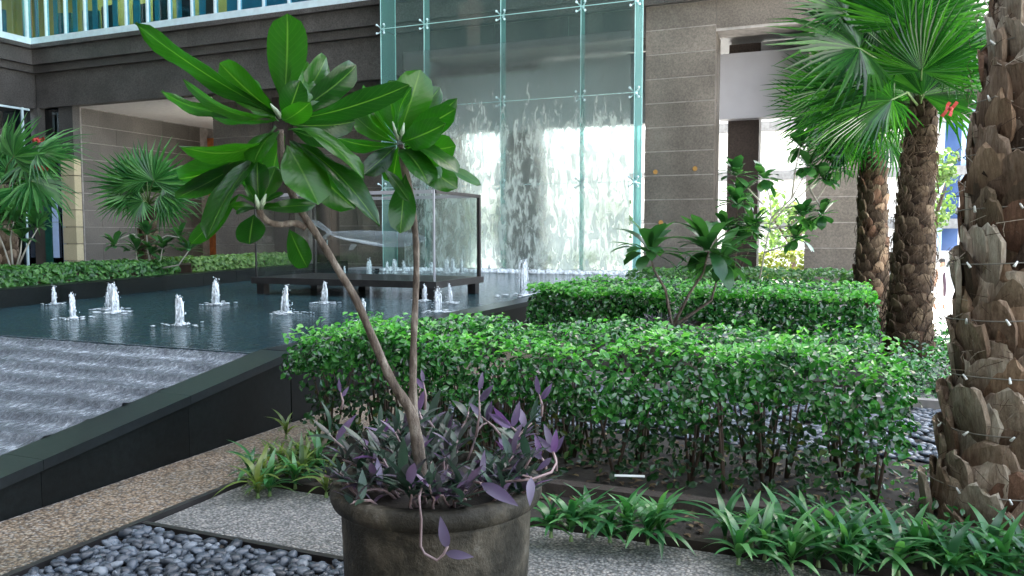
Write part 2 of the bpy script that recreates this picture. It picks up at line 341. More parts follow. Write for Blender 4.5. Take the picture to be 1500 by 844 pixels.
M['litter'] = mat_leaf('dry fallen leaf', [(0, (.035, .022, .012)), (.6, (.10, .06, .03)), (1, (.20, .14, .07))], .7, .1)
M['skin'] = mat_plain('skin', (.30, .17, .11), .6); M['hair'] = mat_plain('black hair', (.012, .01, .01), .6)
M['cloth_w'] = mat_plain('white cloth', (.72, .70, .68), .9); M['cloth_d'] = mat_plain('dark scarf', (.05, .03, .045), .9)

def _mk():
    m, nt, out = mat('black river pebble'); b = N(nt, 'ShaderNodeBsdfPrincipled', Roughness=.42)
    oi = N(nt, 'ShaderNodeObjectInfo'); gi = N(nt, 'ShaderNodeNewGeometry')
    a = N(nt, 'ShaderNodeMath', operation='ADD'); L(nt, oi.outputs['Random'], a.inputs[0]); L(nt, gi.outputs['Random Per Island'], a.inputs[1])
    fr = N(nt, 'ShaderNodeMath', operation='FRACT'); L(nt, a.outputs[0], fr.inputs[0])
    c = ramp(nt, fr.outputs[0], [(0, (.022, .029, .038)), (.5, (.055, .072, .094)), (.85, (.105, .13, .16)), (1, (.20, .23, .26))])
    n = N(nt, 'ShaderNodeTexNoise', Scale=30, Detail=4); L(nt, coords(nt), n.inputs['Vector'])
    c = mixc(nt, 1.0, c, ramp(nt, n.outputs['Fac'], [(.3, (.7, .7, .7)), (.7, (1, 1, 1))]), 'MULTIPLY')
    L(nt, c, b.inputs['Base Color']); L(nt, b.outputs[0], out.inputs[0]); return m
M['pebble'] = _mk()
def _mk2():
    m, nt, out = mat('clear cast glass'); b = N(nt, 'ShaderNodeBsdfGlass'); b.inputs['IOR'].default_value = 1.38; b.inputs['Roughness'].default_value = .03
    b.inputs['Color'].default_value = (.93, .95, .97, 1); L(nt, b.outputs[0], out.inputs[0]); return m
M['clear'] = mat_glass('clear cast glass', (.90, .93, .95), gloss=1.0, rough=.05, ior=1.9, haze=.14, hazec=(.7, .75, .8))

# ------------------------------------------------------------------ mesh helpers
class MB:
    def __init__(s): s.v = []; s.f = []; s.uv = None
    def add(s, vs, fs):
        o = len(s.v); s.v.extend([tuple(v) for v in vs]); s.f.extend([tuple(i + o for i in f) for f in fs]); return s
    def box(s, x0, x1, y0, y1, z0, z1):
        return s.add([(x0, y0, z0), (x1, y0, z0), (x1, y1, z0), (x0, y1, z0), (x0, y0, z1), (x1, y0, z1), (x1, y1, z1), (x0, y1, z1)],
                     [(3, 2, 1, 0), (4, 5, 6, 7), (0, 1, 5, 4), (1, 2, 6, 5), (2, 3, 7, 6), (3, 0, 4, 7)])
    def prism(s, poly, z0, z1):
        n = len(poly); zb = z0 if isinstance(z0, (list, tuple)) else [z0] * n; zt = z1 if isinstance(z1, (list, tuple)) else [z1] * n
        vs = [(p[0], p[1], zb[i]) for i, p in enumerate(poly)] + [(p[0], p[1], zt[i]) for i, p in enumerate(poly)]
        fs = [tuple(range(n - 1, -1, -1)), tuple(range(n, 2 * n))] + [(i, (i + 1) % n, n + (i + 1) % n, n + i) for i in range(n)]
        return s.add(vs, fs)
    def tube(s, pts, rad, n=8, cap=True):
        pts = [Vector(p) for p in pts]; k = len(pts)
        if not isinstance(rad, (list, tuple)): rad = [rad] * k
        vs = []; up = Vector((.13, .31, .94))
        for i, p in enumerate(pts):
            t = (pts[min(i + 1, k - 1)] - pts[max(i - 1, 0)])
            t = t.normalized() if t.length > 1e-9 else Vector((0, 0, 1))
            a = t.cross(up);
            if a.length < .05: a = t.cross(Vector((1, 0, 0)))
            a.normalize(); b = t.cross(a)
            for j in range(n):
                q = 2 * math.pi * j / n; vs.append(p + (a * math.cos(q) + b * math.sin(q)) * rad[i])
        fs = [(i * n + j, i * n + (j + 1) % n, (i + 1) * n + (j + 1) % n, (i + 1) * n + j) for i in range(k - 1) for j in range(n)]
        if cap: fs += [tuple(range(n - 1, -1, -1)), tuple(range((k - 1) * n, k * n))]
        return s.add(vs, fs)
    def lathe(s, prof, n=32, c=(0, 0, 0), wob=0):
        vs = []
        for i, (r, z) in enumerate(prof):
            for j in range(n):
                q = 2 * math.pi * j / n; rr = r * (1 + wob * noise.noise((math.cos(q) * 2, math.sin(q) * 2, z * 4)))
                vs.append((c[0] + rr * math.cos(q), c[1] + rr * math.sin(q), c[2] + z))
        k = len(prof)
        fs = [(i * n + j, i * n + (j + 1) % n, (i + 1) * n + (j + 1) % n, (i + 1) * n + j) for i in range(k - 1) for j in range(n)]
        fs += [tuple(range(n - 1, -1, -1)), tuple(range((k - 1) * n, k * n))]
        return s.add(vs, fs)
    def blob(s, c, r, n=8, m=5, jit=.1):
        c = Vector(c); vs = []; r = r if isinstance(r, (tuple, list)) else (r, r, r)
        sd = ru(0, 50)
        for i in range(m + 1):
            a = math.pi * i / m
            for j in range(n):
                q = 2 * math.pi * j / n
                d = Vector((math.sin(a) * math.cos(q), math.sin(a) * math.sin(q), math.cos(a)))
                k = 1 + jit * noise.noise(d * 1.7 + Vector((sd, 0, 0)))
                vs.append((c.x + d.x * r[0] * k, c.y + d.y * r[1] * k, c.z + d.z * r[2] * k))
        fs = [(i * n + j, (i + 1) * n + j, (i + 1) * n + (j + 1) % n, i * n + (j + 1) % n) for i in range(m) for j in range(n)]
        return s.add(vs, fs)
    def mesh(s, name, mt=None, smooth=False):
        me = bpy.data.meshes.new(name); me.from_pydata(s.v, [], s.f); me.validate()
        if mt: me.materials.append(mt)
        if smooth: me.polygons.foreach_set('use_smooth', [True] * len(me.polygons))
        me.update(); return me
    def build(s, name, mt, parent=None, smooth=False, kind=None, label=None):
        return obj(name, s.mesh(name, mt, smooth), parent, kind=kind, label=label)

def wpos(o):
    p = Vector(o.location); q = o.parent
    while q is not None: p += Vector(q.location); q = q.parent
    return p
def obj(name, me, parent=None, loc=None, rot=None, scale=None, kind=None, label=None, world=True):
    """link one mesh object; with a parent, mesh coordinates stay world coordinates unless world is False"""
    o = bpy.data.objects.new(name, me); COL.objects.link(o)
    if parent is not None:
        o.parent = parent
        o.location = (-wpos(parent)) if world else (0, 0, 0)
    if loc is not None: o.location = Vector(loc) + (Vector(o.location) if (parent is not None and world) else Vector())
    if rot is not None: o.rotation_euler = rot
    if scale is not None: o.scale = (scale,) * 3 if not isinstance(scale, (tuple, list)) else scale
    if kind: o['kind'] = kind
    if label: o['label'] = label
    return o
def tag(o, label, cat, group=None, kind=None):
    o['label'] = label; o['category'] = cat
    if group: o['group'] = group
    if kind: o['kind'] = kind
    return o
def thing(name, label, cat, loc=(0, 0, 0), group=None):
    o = bpy.data.objects.new(name, None); COL.objects.link(o); o.location = loc; o.empty_display_size = .1
    return tag(o, label, cat, group)
def place(o, mtx):
    l, r, s = mtx.decompose(); o.location = l; o.rotation_mode = 'QUATERNION'; o.rotation_quaternion = r; o.scale = s
def frame(base, ydir, nhint):
    y = Vector(ydir).normalized(); x = y.cross(Vector(nhint))
    if x.length < .05: x = y.cross(Vector((.3, .8, .2)))
    x.normalize(); z = x.cross(y)
    m = Matrix((x, y, z)).transposed().to_4x4(); m.translation = Vector(base); return m

def leaf_mesh(name, L_, W, mt, prof='obovate', n=9, arch=.1, fold=.18, wave=.02, m=2, twist=0, droop=0):
    """one leaf along +Y, normal +Z, base at the origin; UV across and along"""
    vs, uvs = [], []; sd = ru(0, 90)
    for i in range(n + 1):
        t = i / n
        if prof == 'obovate': w = .02 + .98 * math.sin(math.pi * .5 * min(1, t / .64)) ** 1.15 * math.sqrt(max(0, 1 - max(0, (t - .60) / .40) ** 2.6))
        elif prof == 'lance': w = math.sin(math.pi * (t ** .8 * .985 + .012)) ** .9
        elif prof == 'strap': w = min(1, .45 + 2.2 * t) * (1 - t ** 3.2) + .02
        else: w = math.sin(math.pi * (t * .97 + .015)) ** .8
        w *= .5 * W
        for j in range(-m, m + 1):
            s_ = j / m
            z = arch * L_ * 4 * t * (1 - t) - droop * L_ * t * t + fold * abs(s_) * w - .5 * fold * w * s_ * s_
            z += wave * L_ * noise.noise((s_ * 1.5 + sd, t * 4, 0)) * abs(s_)
            x = s_ * w; a = twist * t
            vs.append((x * math.cos(a), L_ * t, z + x * math.sin(a))); uvs.append((s_ * .5 + .5, t))
    k = 2 * m + 1
    fs = [(i * k + j, i * k + j + 1, (i + 1) * k + j + 1, (i + 1) * k + j) for i in range(n) for j in range(k - 1)]
    me = bpy.data.meshes.new(name); me.from_pydata(vs, [], fs)
    ul = me.uv_layers.new(name='uv')
    for lp in me.loops: ul.data[lp.index].uv = uvs[lp.vertex_index]
    me.polygons.foreach_set('use_smooth', [True] * len(me.polygons)); me.materials.append(mt); return me

def scatter_leaves(pts, size, nrm=None, spread=.8):
    """many small folded leaves as one mesh builder; pts = list of (position, outward)"""
    b = MB()
    for p, o in pts:
        n = (Vector(o) + Vector((ru(-1, 1), ru(-1, 1), ru(-.6, 1))) * spread)
        if n.length < .1: n = Vector((0, 0, 1))
        n.normalize(); t = n.cross(Vector((ru(-1, 1), ru(-1, 1), ru(-1, 1))))
        if t.length < .05: continue
        t.normalize(); s_ = n.cross(t); l = size * ru(.65, 1.25); w = l * ru(.24, .33)
        p = Vector(p); up = n * (w * .35)
        a = p - t * l * .5; e = p + t * l * .5 - n * l * .12
        m1 = p - t * l * .12; m2 = p + t * l * .22
        b.add([a, m1 + s_ * w + up, m2 + s_ * w * .85 + up, e, m2 - s_ * w * .85 + up, m1 - s_ * w + up, m1, m2],
              [(0, 6, 1), (6, 7, 2, 1), (7, 3, 2), (0, 5, 6), (6, 5, 4, 7), (7, 4, 3)])
    return b

# ================================================================== THE SETTING
MB().box(-1500, 1500, -1500, 1500, -1.4, -1.0).build('ground', M['plaza'], kind='structure')
MB().prism([(-60, -20), (5, -20), (5, 7.2), (1.32, 7.2), (1.32, 28.5), (-60, 28.5)], -.99, 0).build('garden_terrace', M['paving'], kind='structure')
MB().box(-4.02, -3.30, -6, 19.0, 0, .004).build('garden_path', M['path'], kind='structure')
MB().box(-3.25, 4, 2.99, 3.72, 0, .02).build('pavement', M['slab'], kind='structure')
MB().box(-3.25, 1.3, 7.62, 8.35, 0, .02).build('pavement', M['slab'], kind='structure')
soil = MB().box(-3.24, 4.2, 3.76, 5.62, 0, .05).build('soil_bed', M['soil'], kind='structure')
MB().box(-3.24, 1.3, 8.45, 14.8, 0, .05).build('soil_bed', M['soil'], kind='structure')
MB().box(1.02, 4.5, 5.66, 7.1, 0, .055).build('soil_bed', M['soil'], kind='structure')
ed = MB(); ed.box(-3.30, -3.26, -6, 3.74, -.02, .045); e1 = ed.build('bed_edging', M['steel_dark'], kind='structure')
MB().box(-3.258, 4, 2.952, 2.985, -.02, .04).build('bed_edging', M['steel_dark'], kind='structure')

# pebble beds ---------------------------------------------------------------
bed = MB().box(-3.255, 4, -6, 2.95, 0, .01).build('pebble_bed', M['soil'], kind='structure')
pm = []
for k in range(8):
    b = MB(); b.blob((0, 0, 0), (1, ru(.62, .85), ru(.38, .55)), 8, 5, .35); pm.append(b.mesh('pebble', M['pebble'], True))
cands = []
y = .6
while y < 2.93:
    x = -3.20
    while x < 2.6:
        for lay in range(2):
            cands.append((x + ru(-.025, .025), min(2.93, y + ru(-.025, .025)), .012 + lay * .022 + ru(0, .008)))
        x += .054
    y += .045
potc = P(640, 700, 2.985)
vis = []
rest = MB()
for c in cands:
    x, y_, z = c
    if (x - potc.x) ** 2 + (y_ - potc.y) ** 2 < .36 ** 2: continue
    p = PX(c)
    if 40 < p[0] < 500 and p[1] < 860 and z > .028: vis.append(c)
    elif seen(c, 120): rest.blob(c, (.034 * ru(.7, 1.3), .026 * ru(.7, 1.3), .016), 6, 4, .3)
random.shuffle(vis)
vis.sort(key=lambda c: (Vector(c) - CAM).length)
for i, c in enumerate(vis):
    if i < 300:
        r = .031 * ru(.65, 1.4); o = obj('pebble', random.choice(pm), bed, loc=c, rot=(ru(-.4, .4), ru(-.4, .4), ru(0, 6.3)), scale=r)
    else: rest.blob(c, (.034 * ru(.7, 1.3), .026 * ru(.7, 1.3), .016), 6, 4, .3)
rest.build('pebbles', M['pebble'], bed, True, kind='stuff')
bed2 = MB().box(-3.2, .98, 5.68, 7.5, 0, .012).build('pebble_bed', M['soil'], kind='structure')
b = MB()
for k in range(2600):
    b.blob((ru(-3.1, .92), ru(5.74, 7.46), .02 + ru(0, .02)), (.04 * ru(.7, 1.4), .03 * ru(.7, 1.4), .017), 6, 4, .3)
b.build('pebbles', M['pebble'], bed2, True, kind='stuff')
MB().box(-3.2, 1.06, 7.5, 7.6, 0, .11).build('kerb', M['joint'], kind='structure')
MB().box(.98, 1.06, 5.66, 7.5, 0, .11).build('kerb', M['joint'], kind='structure')

# pool, cascade -------------------------------------------------------------
WX0, WX1 = -4.33, -4.03
def wtop(y): return .58 if y >= 5.17 else max(.12, .58 - (5.17 - y) * .142)
A = G(0, 452, .56); B = G(365, 411, .56)
dl = (B - A) / (B.y - A.y)
def lx(y): return A.x + dl.x * (y - A.y)
MB().prism([(lx(5.06), 5.06), (WX0, 5.06), (WX0, 18.7), (lx(18.7), 18.7)], .2, .56).build('pool_water', M['water'], kind='structure')
b = MB(); nx, ny = 220, 150
X0, X1, Y0, Y1 = -9.6, WX0, 1.2, 5.075
vs = []
for j in range(ny + 1):
    yy = Y0 + (Y1 - Y0) * j / ny
    base = .565 - (5.075 - yy) * .142
    for i in range(nx + 1):
        xx = X0 + (X1 - X0) * i / nx
        ph = (yy + .03 * noise.noise((xx * 1.2, yy * .6, 0))) / .29
        st = (ph % 1.0); crest = 0
        ridge = .035 * (1 - st) ** 2.0 if st > .12 else .035 * (st / .12)
        z = base + (ridge if yy < 5.0 else 0) - .018 + .012 * noise.noise((xx * 9, yy * 9, 3)) + .007 * noise.noise((xx * 24, yy * 18, 7))
        if j == ny: z = .562
        vs.append((xx, yy, z))
fs = [(j * (nx + 1) + i, j * (nx + 1) + i + 1, (j + 1) * (nx + 1) + i + 1, (j + 1) * (nx + 1) + i) for j in range(ny) for i in range(nx)]
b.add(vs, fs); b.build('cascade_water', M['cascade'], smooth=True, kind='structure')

pw = thing('pool_wall', 'long dark polished granite wall along the right side of the pool, stepping down beside the cascade', 'pool wall', (WX1, 5.17, 0))
y = -2.4; ys = [y]
while y < 18.9:
    y = min(y + 1.08, 18.9); ys.append(y)
    for kink in (1.92, 5.17):
        if ys[-2] < kink < y: ys.insert(-1, kink)
for a, c in zip(ys, ys[1:]):
    za, zc = wtop(a) - .06, wtop(c) - .06; g = .0015
    if c - a < .05: continue
    MB().prism([(WX0 + .03, a + g), (WX1 - .012, a + g), (WX1 - .012, c - g), (WX0 + .03, c - g)], -.02, [za, za, zc, zc]).build('granite_panel', M['dark_stone'], pw)
    MB().prism([(WX0, a + g), (WX1 + .012, a + g), (WX1 + .012, c - g), (WX0, c - g)], [za + .001, za + .001, zc + .001, zc + .001], [za + .06, za + .06, zc + .06, zc + .06]).build('coping_stone', M['coping'], pw)
for a, c in ((-2.4, 1.92), (1.92, 5.17), (5.17, 18.88)):
    MB().prism([(WX0 + .04, a), (WX1 - .03, a), (WX1 - .03, c), (WX0 + .04, c)], -.03, [wtop(a) - .09, wtop(a) - .09, wtop(c) - .09, wtop(c) - .09]).build('wall_core', M['dark_stone'], pw)
# left kerb of the pool
lk = thing('pool_wall', 'low black granite kerb along the far left side of the pool below the clipped hedge', 'pool kerb', (lx(10), 10, 0))
yy = 2.0
while yy < 18.6:
    a, c = yy + .004, min(yy + 1.2, 18.7) - .004
    MB().prism([(lx(a) - .3, a), (lx(a), a), (lx(c), c), (lx(c) - .3, c)], -.02, .80).build('kerb_stone', M['dark_stone'], lk)
    yy += 1.2
# far ledge below the glass wall: foaming channel with dark blocks
led = MB().box(lx(18.75), WX1, 18.72, 19.9, 0, .60).build('pool_ledge', M['panel_grey'], kind='structure')
for k in range(46):
    x = -11.9 + k * .162
    MB().box(x, x + ru(.06, .13), 18.66, 18.715, .565, .60).build('ledge_stone', M['dark_stone'], led)
b = MB()
for k in range(260):
    x = ru(-11.4, -4.6); b.blob((x, ru(18.3, 18.85), .57), (ru(.03, .12), ru(.03, .08), ru(.02, .10)), 6, 4, .5)
b.build('splash_foam', M['foam'], led, True, kind='stuff')

# fountain jets -------------------------------------------------------------
def jet_meshes():
    out = []
    for k in range(5):
        b = MB(); h = 1.0
        for s in range(9):
            a = ru(0, 6.28); r = ru(.03, .13); hh = ru(.62, 1.0)
            pts = [(0.05 * math.cos(a), .05 * math.sin(a), 0), (.05 * math.cos(a), .05 * math.sin(a), hh * .5), (.035 * math.cos(a), .035 * math.sin(a), hh * .9),
                   (r * .6 * math.cos(a), r * .6 * math.sin(a), hh), (r * math.cos(a), r * math.sin(a), hh * .9), (r * 1.25 * math.cos(a), r * 1.25 * math.sin(a), hh * .45), (r * 1.4 * math.cos(a), r * 1.4 * math.sin(a), 0)]
            b.tube([(p[0] + ru(-.012, .012), p[1] + ru(-.012, .012), p[2]) for p in pts], [.06, .055, .045, .04, .035, .026, .015], 6)
        for s in range(46):
            a = ru(0, 6.28); z = ru(.02, 1.06); r = ru(.02, .12 + .16 * (1 - z)); q = ru(.008, .02)
            b.blob((r * math.cos(a), r * math.sin(a), z), (q, q, q * ru(1, 2.4)), 6, 4, .2)
        sp = MB()
        for s in range(34):
            a = ru(0, 6.28); r = abs(random.gauss(0, .42)); q = ru(.02, .075)
            sp.blob((r * math.cos(a), r * math.sin(a), 0), (q * 2.2, q * 1.4, ru(.002, .005)), 8, 3, .6)
        sp.blob((0, 0, 0), (.2, .2, .02), 12, 4, .6)
        out.append((b.mesh('water_column', M['foam'], True), sp.mesh('splash', M['foam'], True)))
    return out
JM = jet_meshes()
JETS = [  # px, base y, top y, label
    (80, 445, 419, 'foaming fountain jet nearest the left edge, just in front of the black kerb'),
    (107, 466, 428, 'stout foaming jet at the left, second from the left edge of the pool'),
    (161, 452, 416, 'slimmer left jet of the close pair before the left hedge'),
    (169, 457, 415, 'taller right jet of the close pair before the left hedge'),
    (264, 475, 432, 'lone foaming jet nearest the lip of the cascade'),
    (317, 445, 408, 'rounded jet left of the glass box, near the kerb'),
    (420, 458, 417, 'broad jet in front of the left end of the glass box'),
    (476, 443, 413, 'jet in front of the middle of the glass box, left of the leaning stem'),
    (531, 472, 438, 'small jet half hidden behind the leaning frangipani stem'),
    (622, 440, 416, 'short wide jet by the front right leg of the glass box'),
    (641, 456, 422, 'jet nearest the right pool wall, before the box corner'),
    (658, 443, 415, 'jet right of the box corner, the last of three close together'),
    (767, 432, 380, 'tallest jet, alone between the glass box and the second hedge'),
    (405, 402, 386, 'far jet seen through the left end of the glass box'),
    (453, 400, 387, 'far jet before the dark door behind the glass box'),
    (541, 402, 379, 'pointed far jet seen through the middle of the glass box'),
    (567, 400, 383, 'leftmost of three far jets close together behind the glass box'),
    (578, 400, 380, 'middle of three far jets close together behind the glass box'),
    (591, 400, 382, 'rightmost of three far jets close together behind the glass box'),
    (654, 400, 379, 'far jet behind the right corner post of the glass box'),
    (676, 400, 379, 'far jet seen through the right end pane of the glass box'),
    (612, 400, 388, 'low far jet left of the box corner, behind the glass box'),
    (632, 399, 384, 'small far jet just left of the box corner post'),
    (664, 399, 377, 'slim far jet between two others behind the right end of the glass box'),
    (702, 398, 388, 'faint far jet nearest the right end of the glass box'),
    (742, 398, 389, 'tiny far jet before the dark column of the water wall'),
    (430, 401, 391, 'tiny far jet between two others at the left of the glass box'),
    (505, 402, 390, 'low far jet left of the pointed one in the glass box'),
    (716, 398, 386, 'tiny far jet right of the glass box, under the water wall'),
]
for k, (px, py, ty, lab) in enumerate(JETS):
    g = G(px, py, .565); h = (py - ty) * (g - CAM).dot(FWD) / F
    t = thing('fountain_jet', lab, 'fountain jet', g, 'fountain jets in the pool')
    cm, sm = JM[k % 5]
    rz = ru(0, 6.28)
    obj('water_column', cm, t, rot=(0, 0, rz), scale=(h * ru(.95, 1.15), h * ru(.95, 1.15), h), world=False)
    o = obj('splash', sm, t, rot=(0, 0, rz), scale=(max(h, .25), max(h, .25), 1), world=False); o['kind'] = 'stuff'

# ================================================================== MAIN BUILDING
FY = 20.1
def course_wall(part, x0, x1, z0, z1, yface, hc=.6, wl_=1.9, m='granite', depth=.35, axis='y', out=-1, stag=True, off=0):
    """blocks standing in front of a backing: each block an object under the part"""
    n = max(1, round((z1 - z0) / hc)); hc = (z1 - z0) / n
    cache = {}
    for r in range(n):
        a = x0; k = 0
        first = wl_ * (.5 if (r % 2 and stag) else 1.0)
        while a < x1 - .02:
            w = first if k == 0 else wl_
            e = min(a + w, x1)
            if x1 - e < .25: e = x1
            zz0, zz1 = z0 + r * hc + .009, z0 + (r + 1) * hc - .009
            key = (round(e - a, 3), m)
            if key not in cache:
                W = e - a - .012; q = .006
                bb = MB()
                if axis == 'y': bb.box(-W / 2, W / 2, 0, depth, -hc / 2 + .013, hc / 2 - .013)
                else: bb.box(0, depth, -W / 2, W / 2, -hc / 2 + .013, hc / 2 - .013)
                cache[key] = bb.mesh('granite_block', M[m])
            j = ru(-.002, .002)
            c = ((a + e) / 2, yface + j, (zz0 + zz1) / 2) if axis == 'y' else (yface + j, (a + e) / 2, (zz0 + zz1) / 2)
            obj('granite_block', cache[key], part, loc=c)
            a = e; k += 1

mb = thing('stone_building', 'brown granite building with stepped stone bands, upper windows and two tall portals', 'building', (-12, FY, 0))
def part(name, m, parent=mb, label=None): return lambda b: b.build(name, M[m], parent, label=label)
def wall(x0, x1, y0, y1, z0, z1, m='joint', name='wall'):
    return MB().box(x0, x1, y0, y1, z0, z1).build(name, M[m], mb)
# right pier, far pier
w = wall(-4.64, -2.95, FY + .012, FY + .75, 0, 7.2); course_wall(w, -4.66, -2.93, 0, 7.2, FY, .6, 3, depth=.3)
pl = MB().box(-2.947, -2.925, FY + .31, FY + .76, 0, 6.4).build('pier_return', M['granite'], mb)
w = wall(-.79, .85, FY + .012, 27.3, 0, 7.2); course_wall(w, -.81, .87, 0, 7.2, FY, .6, 3, depth=.3)
# wall above the two portals
w = wall(-2.95, -.79, FY + .03, FY + .8, 6.45, 7.2); course_wall(w, -2.93, -.81, 6.5, 7.2, FY + .02, .7, 3, depth=.3)
w = wall(-10.9, -4.64, FY + .03, FY + .8, 6.45, 7.2); course_wall(w, -10.9, -4.66, 6.45, 7.2, FY + .02, .75, 2.1, depth=.3, m='granite_grey')
# pier left of the water portal and the wide recessed wall with the door
w = wall(-12.2, -10.9, FY + .6, 23, 0, 6.04); course_wall(w, -12.2, -10.9, 0, 6.0, FY + .58, .6, 1.3, depth=.3)
w = wall(-19.9, -16.05, 21.55, 23, 0, 6.55); course_wall(w, -19.9, -16.05, 0, 6.0, 21.53, .6, 2.0, depth=.3)
w = wall(-14.85, -12.2, 21.55, 23, 0, 6.55); course_wall(w, -14.85, -12.2, 0, 6.0, 21.53, .6, 1.35, depth=.3)
w = wall(-16.05, -14.85, 21.55, 23, 2.75, 6.55); course_wall(w, -16.05, -14.85, 2.8, 6.0, 21.53, .64, 1.3, depth=.3)
dr = MB().box(-16.0, -14.9, 21.9, 21.96, 0, 2.74).build('door', M['dark_door'], mb)
b = MB()
for x in (-16.05, -15.47, -14.9): b.box(x, x + .05, 21.86, 21.9, 0, 2.74)
b.build('door_frame', M['steel_dark'], dr)
MB().tube([(-15.52, 21.82, 1.0), (-15.52, 21.82, 1.35)], .018, 8).build('handle', M['white_metal'], dr)
MB().box(-17.15, -16.55, 21.2, 21.5, 0, 5.95).build('pilaster', M['column'], mb)
# deep left side wall of the recess (faces right) with blocks, its back and soffit
w = wall(-26.5, -24.93, 20.5, 27.3, 0, 6.2); course_wall(w, 20.55, 26.2, 0, 6.0, -25.18, .6, 1.45, depth=.26, axis='x', m='granite_mid')
course_wall(w, -25.6, -24.93, 0, 4.2, 20.2, .6, .9, depth=.27, m='sunlit_stone')  # sun patch on this pier put into a paler block colour
MB().box(-25.6, -24.92, 20.2, 20.48, 4.2, 6.0).build('pier_cap', M['granite_grey'], mb)
MB().box(-24.93, -19.9, 20.42, 27.3, 6.02, 6.2).build('soffit', M['plaster'], mb)
MB().box(-24.93, -19.9, 27.32, 27.5, 0, 6.2).build('recess_wall', M['dark_room'], mb)
rw = MB().box(-24.2, -20.0, 26.72, 26.76, .2, 5.6).build('lobby_window', M['win_dark'], mb)
b = MB()
for x in (-24.2, -23.2, -22.1, -21.0, -20.05): b.box(x, x + .07, 26.66, 26.72, .2, 5.6)
for z in (.2, 2.4, 5.55): b.box(-24.2, -20.0, 26.67, 26.715, z, z + .07)
b.build('window_frame', M['white_metal'], rw)
MB().box(-24.92, -24.3, 26.6, 26.8, .2, 5.6).build('door_jamb', M['orange'], rw)
# stepped stone bands below the windows
for (x0, x1) in ((-26.55, -12.0), (-12.0, 1.0)):
    n = max(1, round((x1 - x0) / 2.4)); s = (x1 - x0) / n
    for k in range(n):
        a, c = x0 + k * s + .003, x0 + (k + 1) * s - .003
        MB().box(a, c, FY - .42, FY + .8, 7.98, 8.12).build('stone_ledge', M['granite_grey'], mb)
        MB().box(a, c, FY - .28, FY + .8, 7.46, 7.978).build('stone_fascia', M['granite_grey'], mb)
        MB().box(a, c, FY - .14, FY + .8, 7.205, 7.457).build('stone_band', M['granite_grey'], mb)
        if x0 < -12.1: MB().box(a, c, FY, FY + .3, 6.0, 7.2).build('stone_frieze', M['granite_grey'], mb)
MB().box(-12.0, -10.9, FY + .0, FY + .9, 6.05, 7.2).build('stone_frieze', M['granite_grey'], mb)
MB().box(-26.5, -19.9, FY + .3, 27.5, 6.22, 8.1).build('floor_slab', M['dark_room'], mb)
MB().box(-19.9, .8, FY + .82, 27.5, 6.54, 8.1).build('floor_slab', M['granite_grey'], mb)
# tower above, out of view, made tall to shade the courtyard
MB().box(-26.6, .85, FY - .1, 27.6, 11.4, 96).build('tower', M['granite_grey'], mb)
# passages behind the portals: grey beam, columns, recessed slots
for (x0, x1) in ((-12.1, -4.68), (-3.0, -.83)):
    MB().box(x0, x1, FY + 1.3, FY + 1.7, 4.5, 6.16).build('grey_beam', M['panel_grey'], mb)
for (x0, x1) in ((-9.42, -8.12), (-2.84, -2.05)):
    MB().box(x0, x1, FY + 1.75, FY + 2.35, 0, 6.48).build('column', M['column'], mb)
MB().box(-12.1, -9.43, FY + 1.75, FY + 1.95, 6.0, 6.53).build('beam_back', M['column'], mb)
for (x0, x1) in ((-2.04, -.83), (-8.1, -4.68)):
    MB().box(x0, x1, FY + 1.75, FY + 1.95, 6.0, 6.49).build('beam_back', M['panel_grey'], mb)
# upper windows
UZ0, UZ1 = 8.13, 11.4
uw = MB().box(-26.6, -12.0, FY - .36, FY - .22, UZ0, UZ0 + .22).build('window_sill', M['white_metal'], mb)
x = -26.47; k = 0
px_ = None
while x < -12:
    MB().box(x - .03, x + .03, FY - .34, FY - .2, UZ0 + .22, UZ1).build('mullion', M['white_metal'], mb)
    MB().box(x + .032, min(x + .93, -12) - .032, FY - .27, FY - .25, UZ0 + .22, UZ1).build('window_pane', M['win'], mb)
    x += .93; k += 1
MB().box(-26.62, -26.5, FY - .37, FY - .1, UZ0 + .22, UZ1).build('corner_post', M['panel_grey'], mb)
MB().box(-26.4, -12.0, FY + 2.4, FY + 2.5, 8.1, 11.4).build('room_wall', M['ochre'], mb)
MB().box(-18.0, -12.0, FY + .1, FY + .16, 8.1, 11.38).build('blind', M['blind'], mb)
for k in range(9):
    x = -26.42 + k * .93; MB().box(x, x + ru(.16, .3), FY - .05, FY - .02, 8.36, 11.3).build('blind', M['blind'], mb)
MB().box(-26.4, -12.0, FY + .0, FY + 2.4, 11.2, 11.39).build('room_ceiling', M['plaster'], mb)
for x in (-25.6, -24, -22.4, -20.8, -19.2):
    MB().box(x - .3, x + .3, FY + 1.0, FY + 1.6, 11.14, 11.19).build('ceiling_lamp', M['lamp'], mb)
MB().box(-12.0, .8, FY - .2, FY - .05, 8.12, 11.4).build('upper_wall', M['granite_grey'], mb)
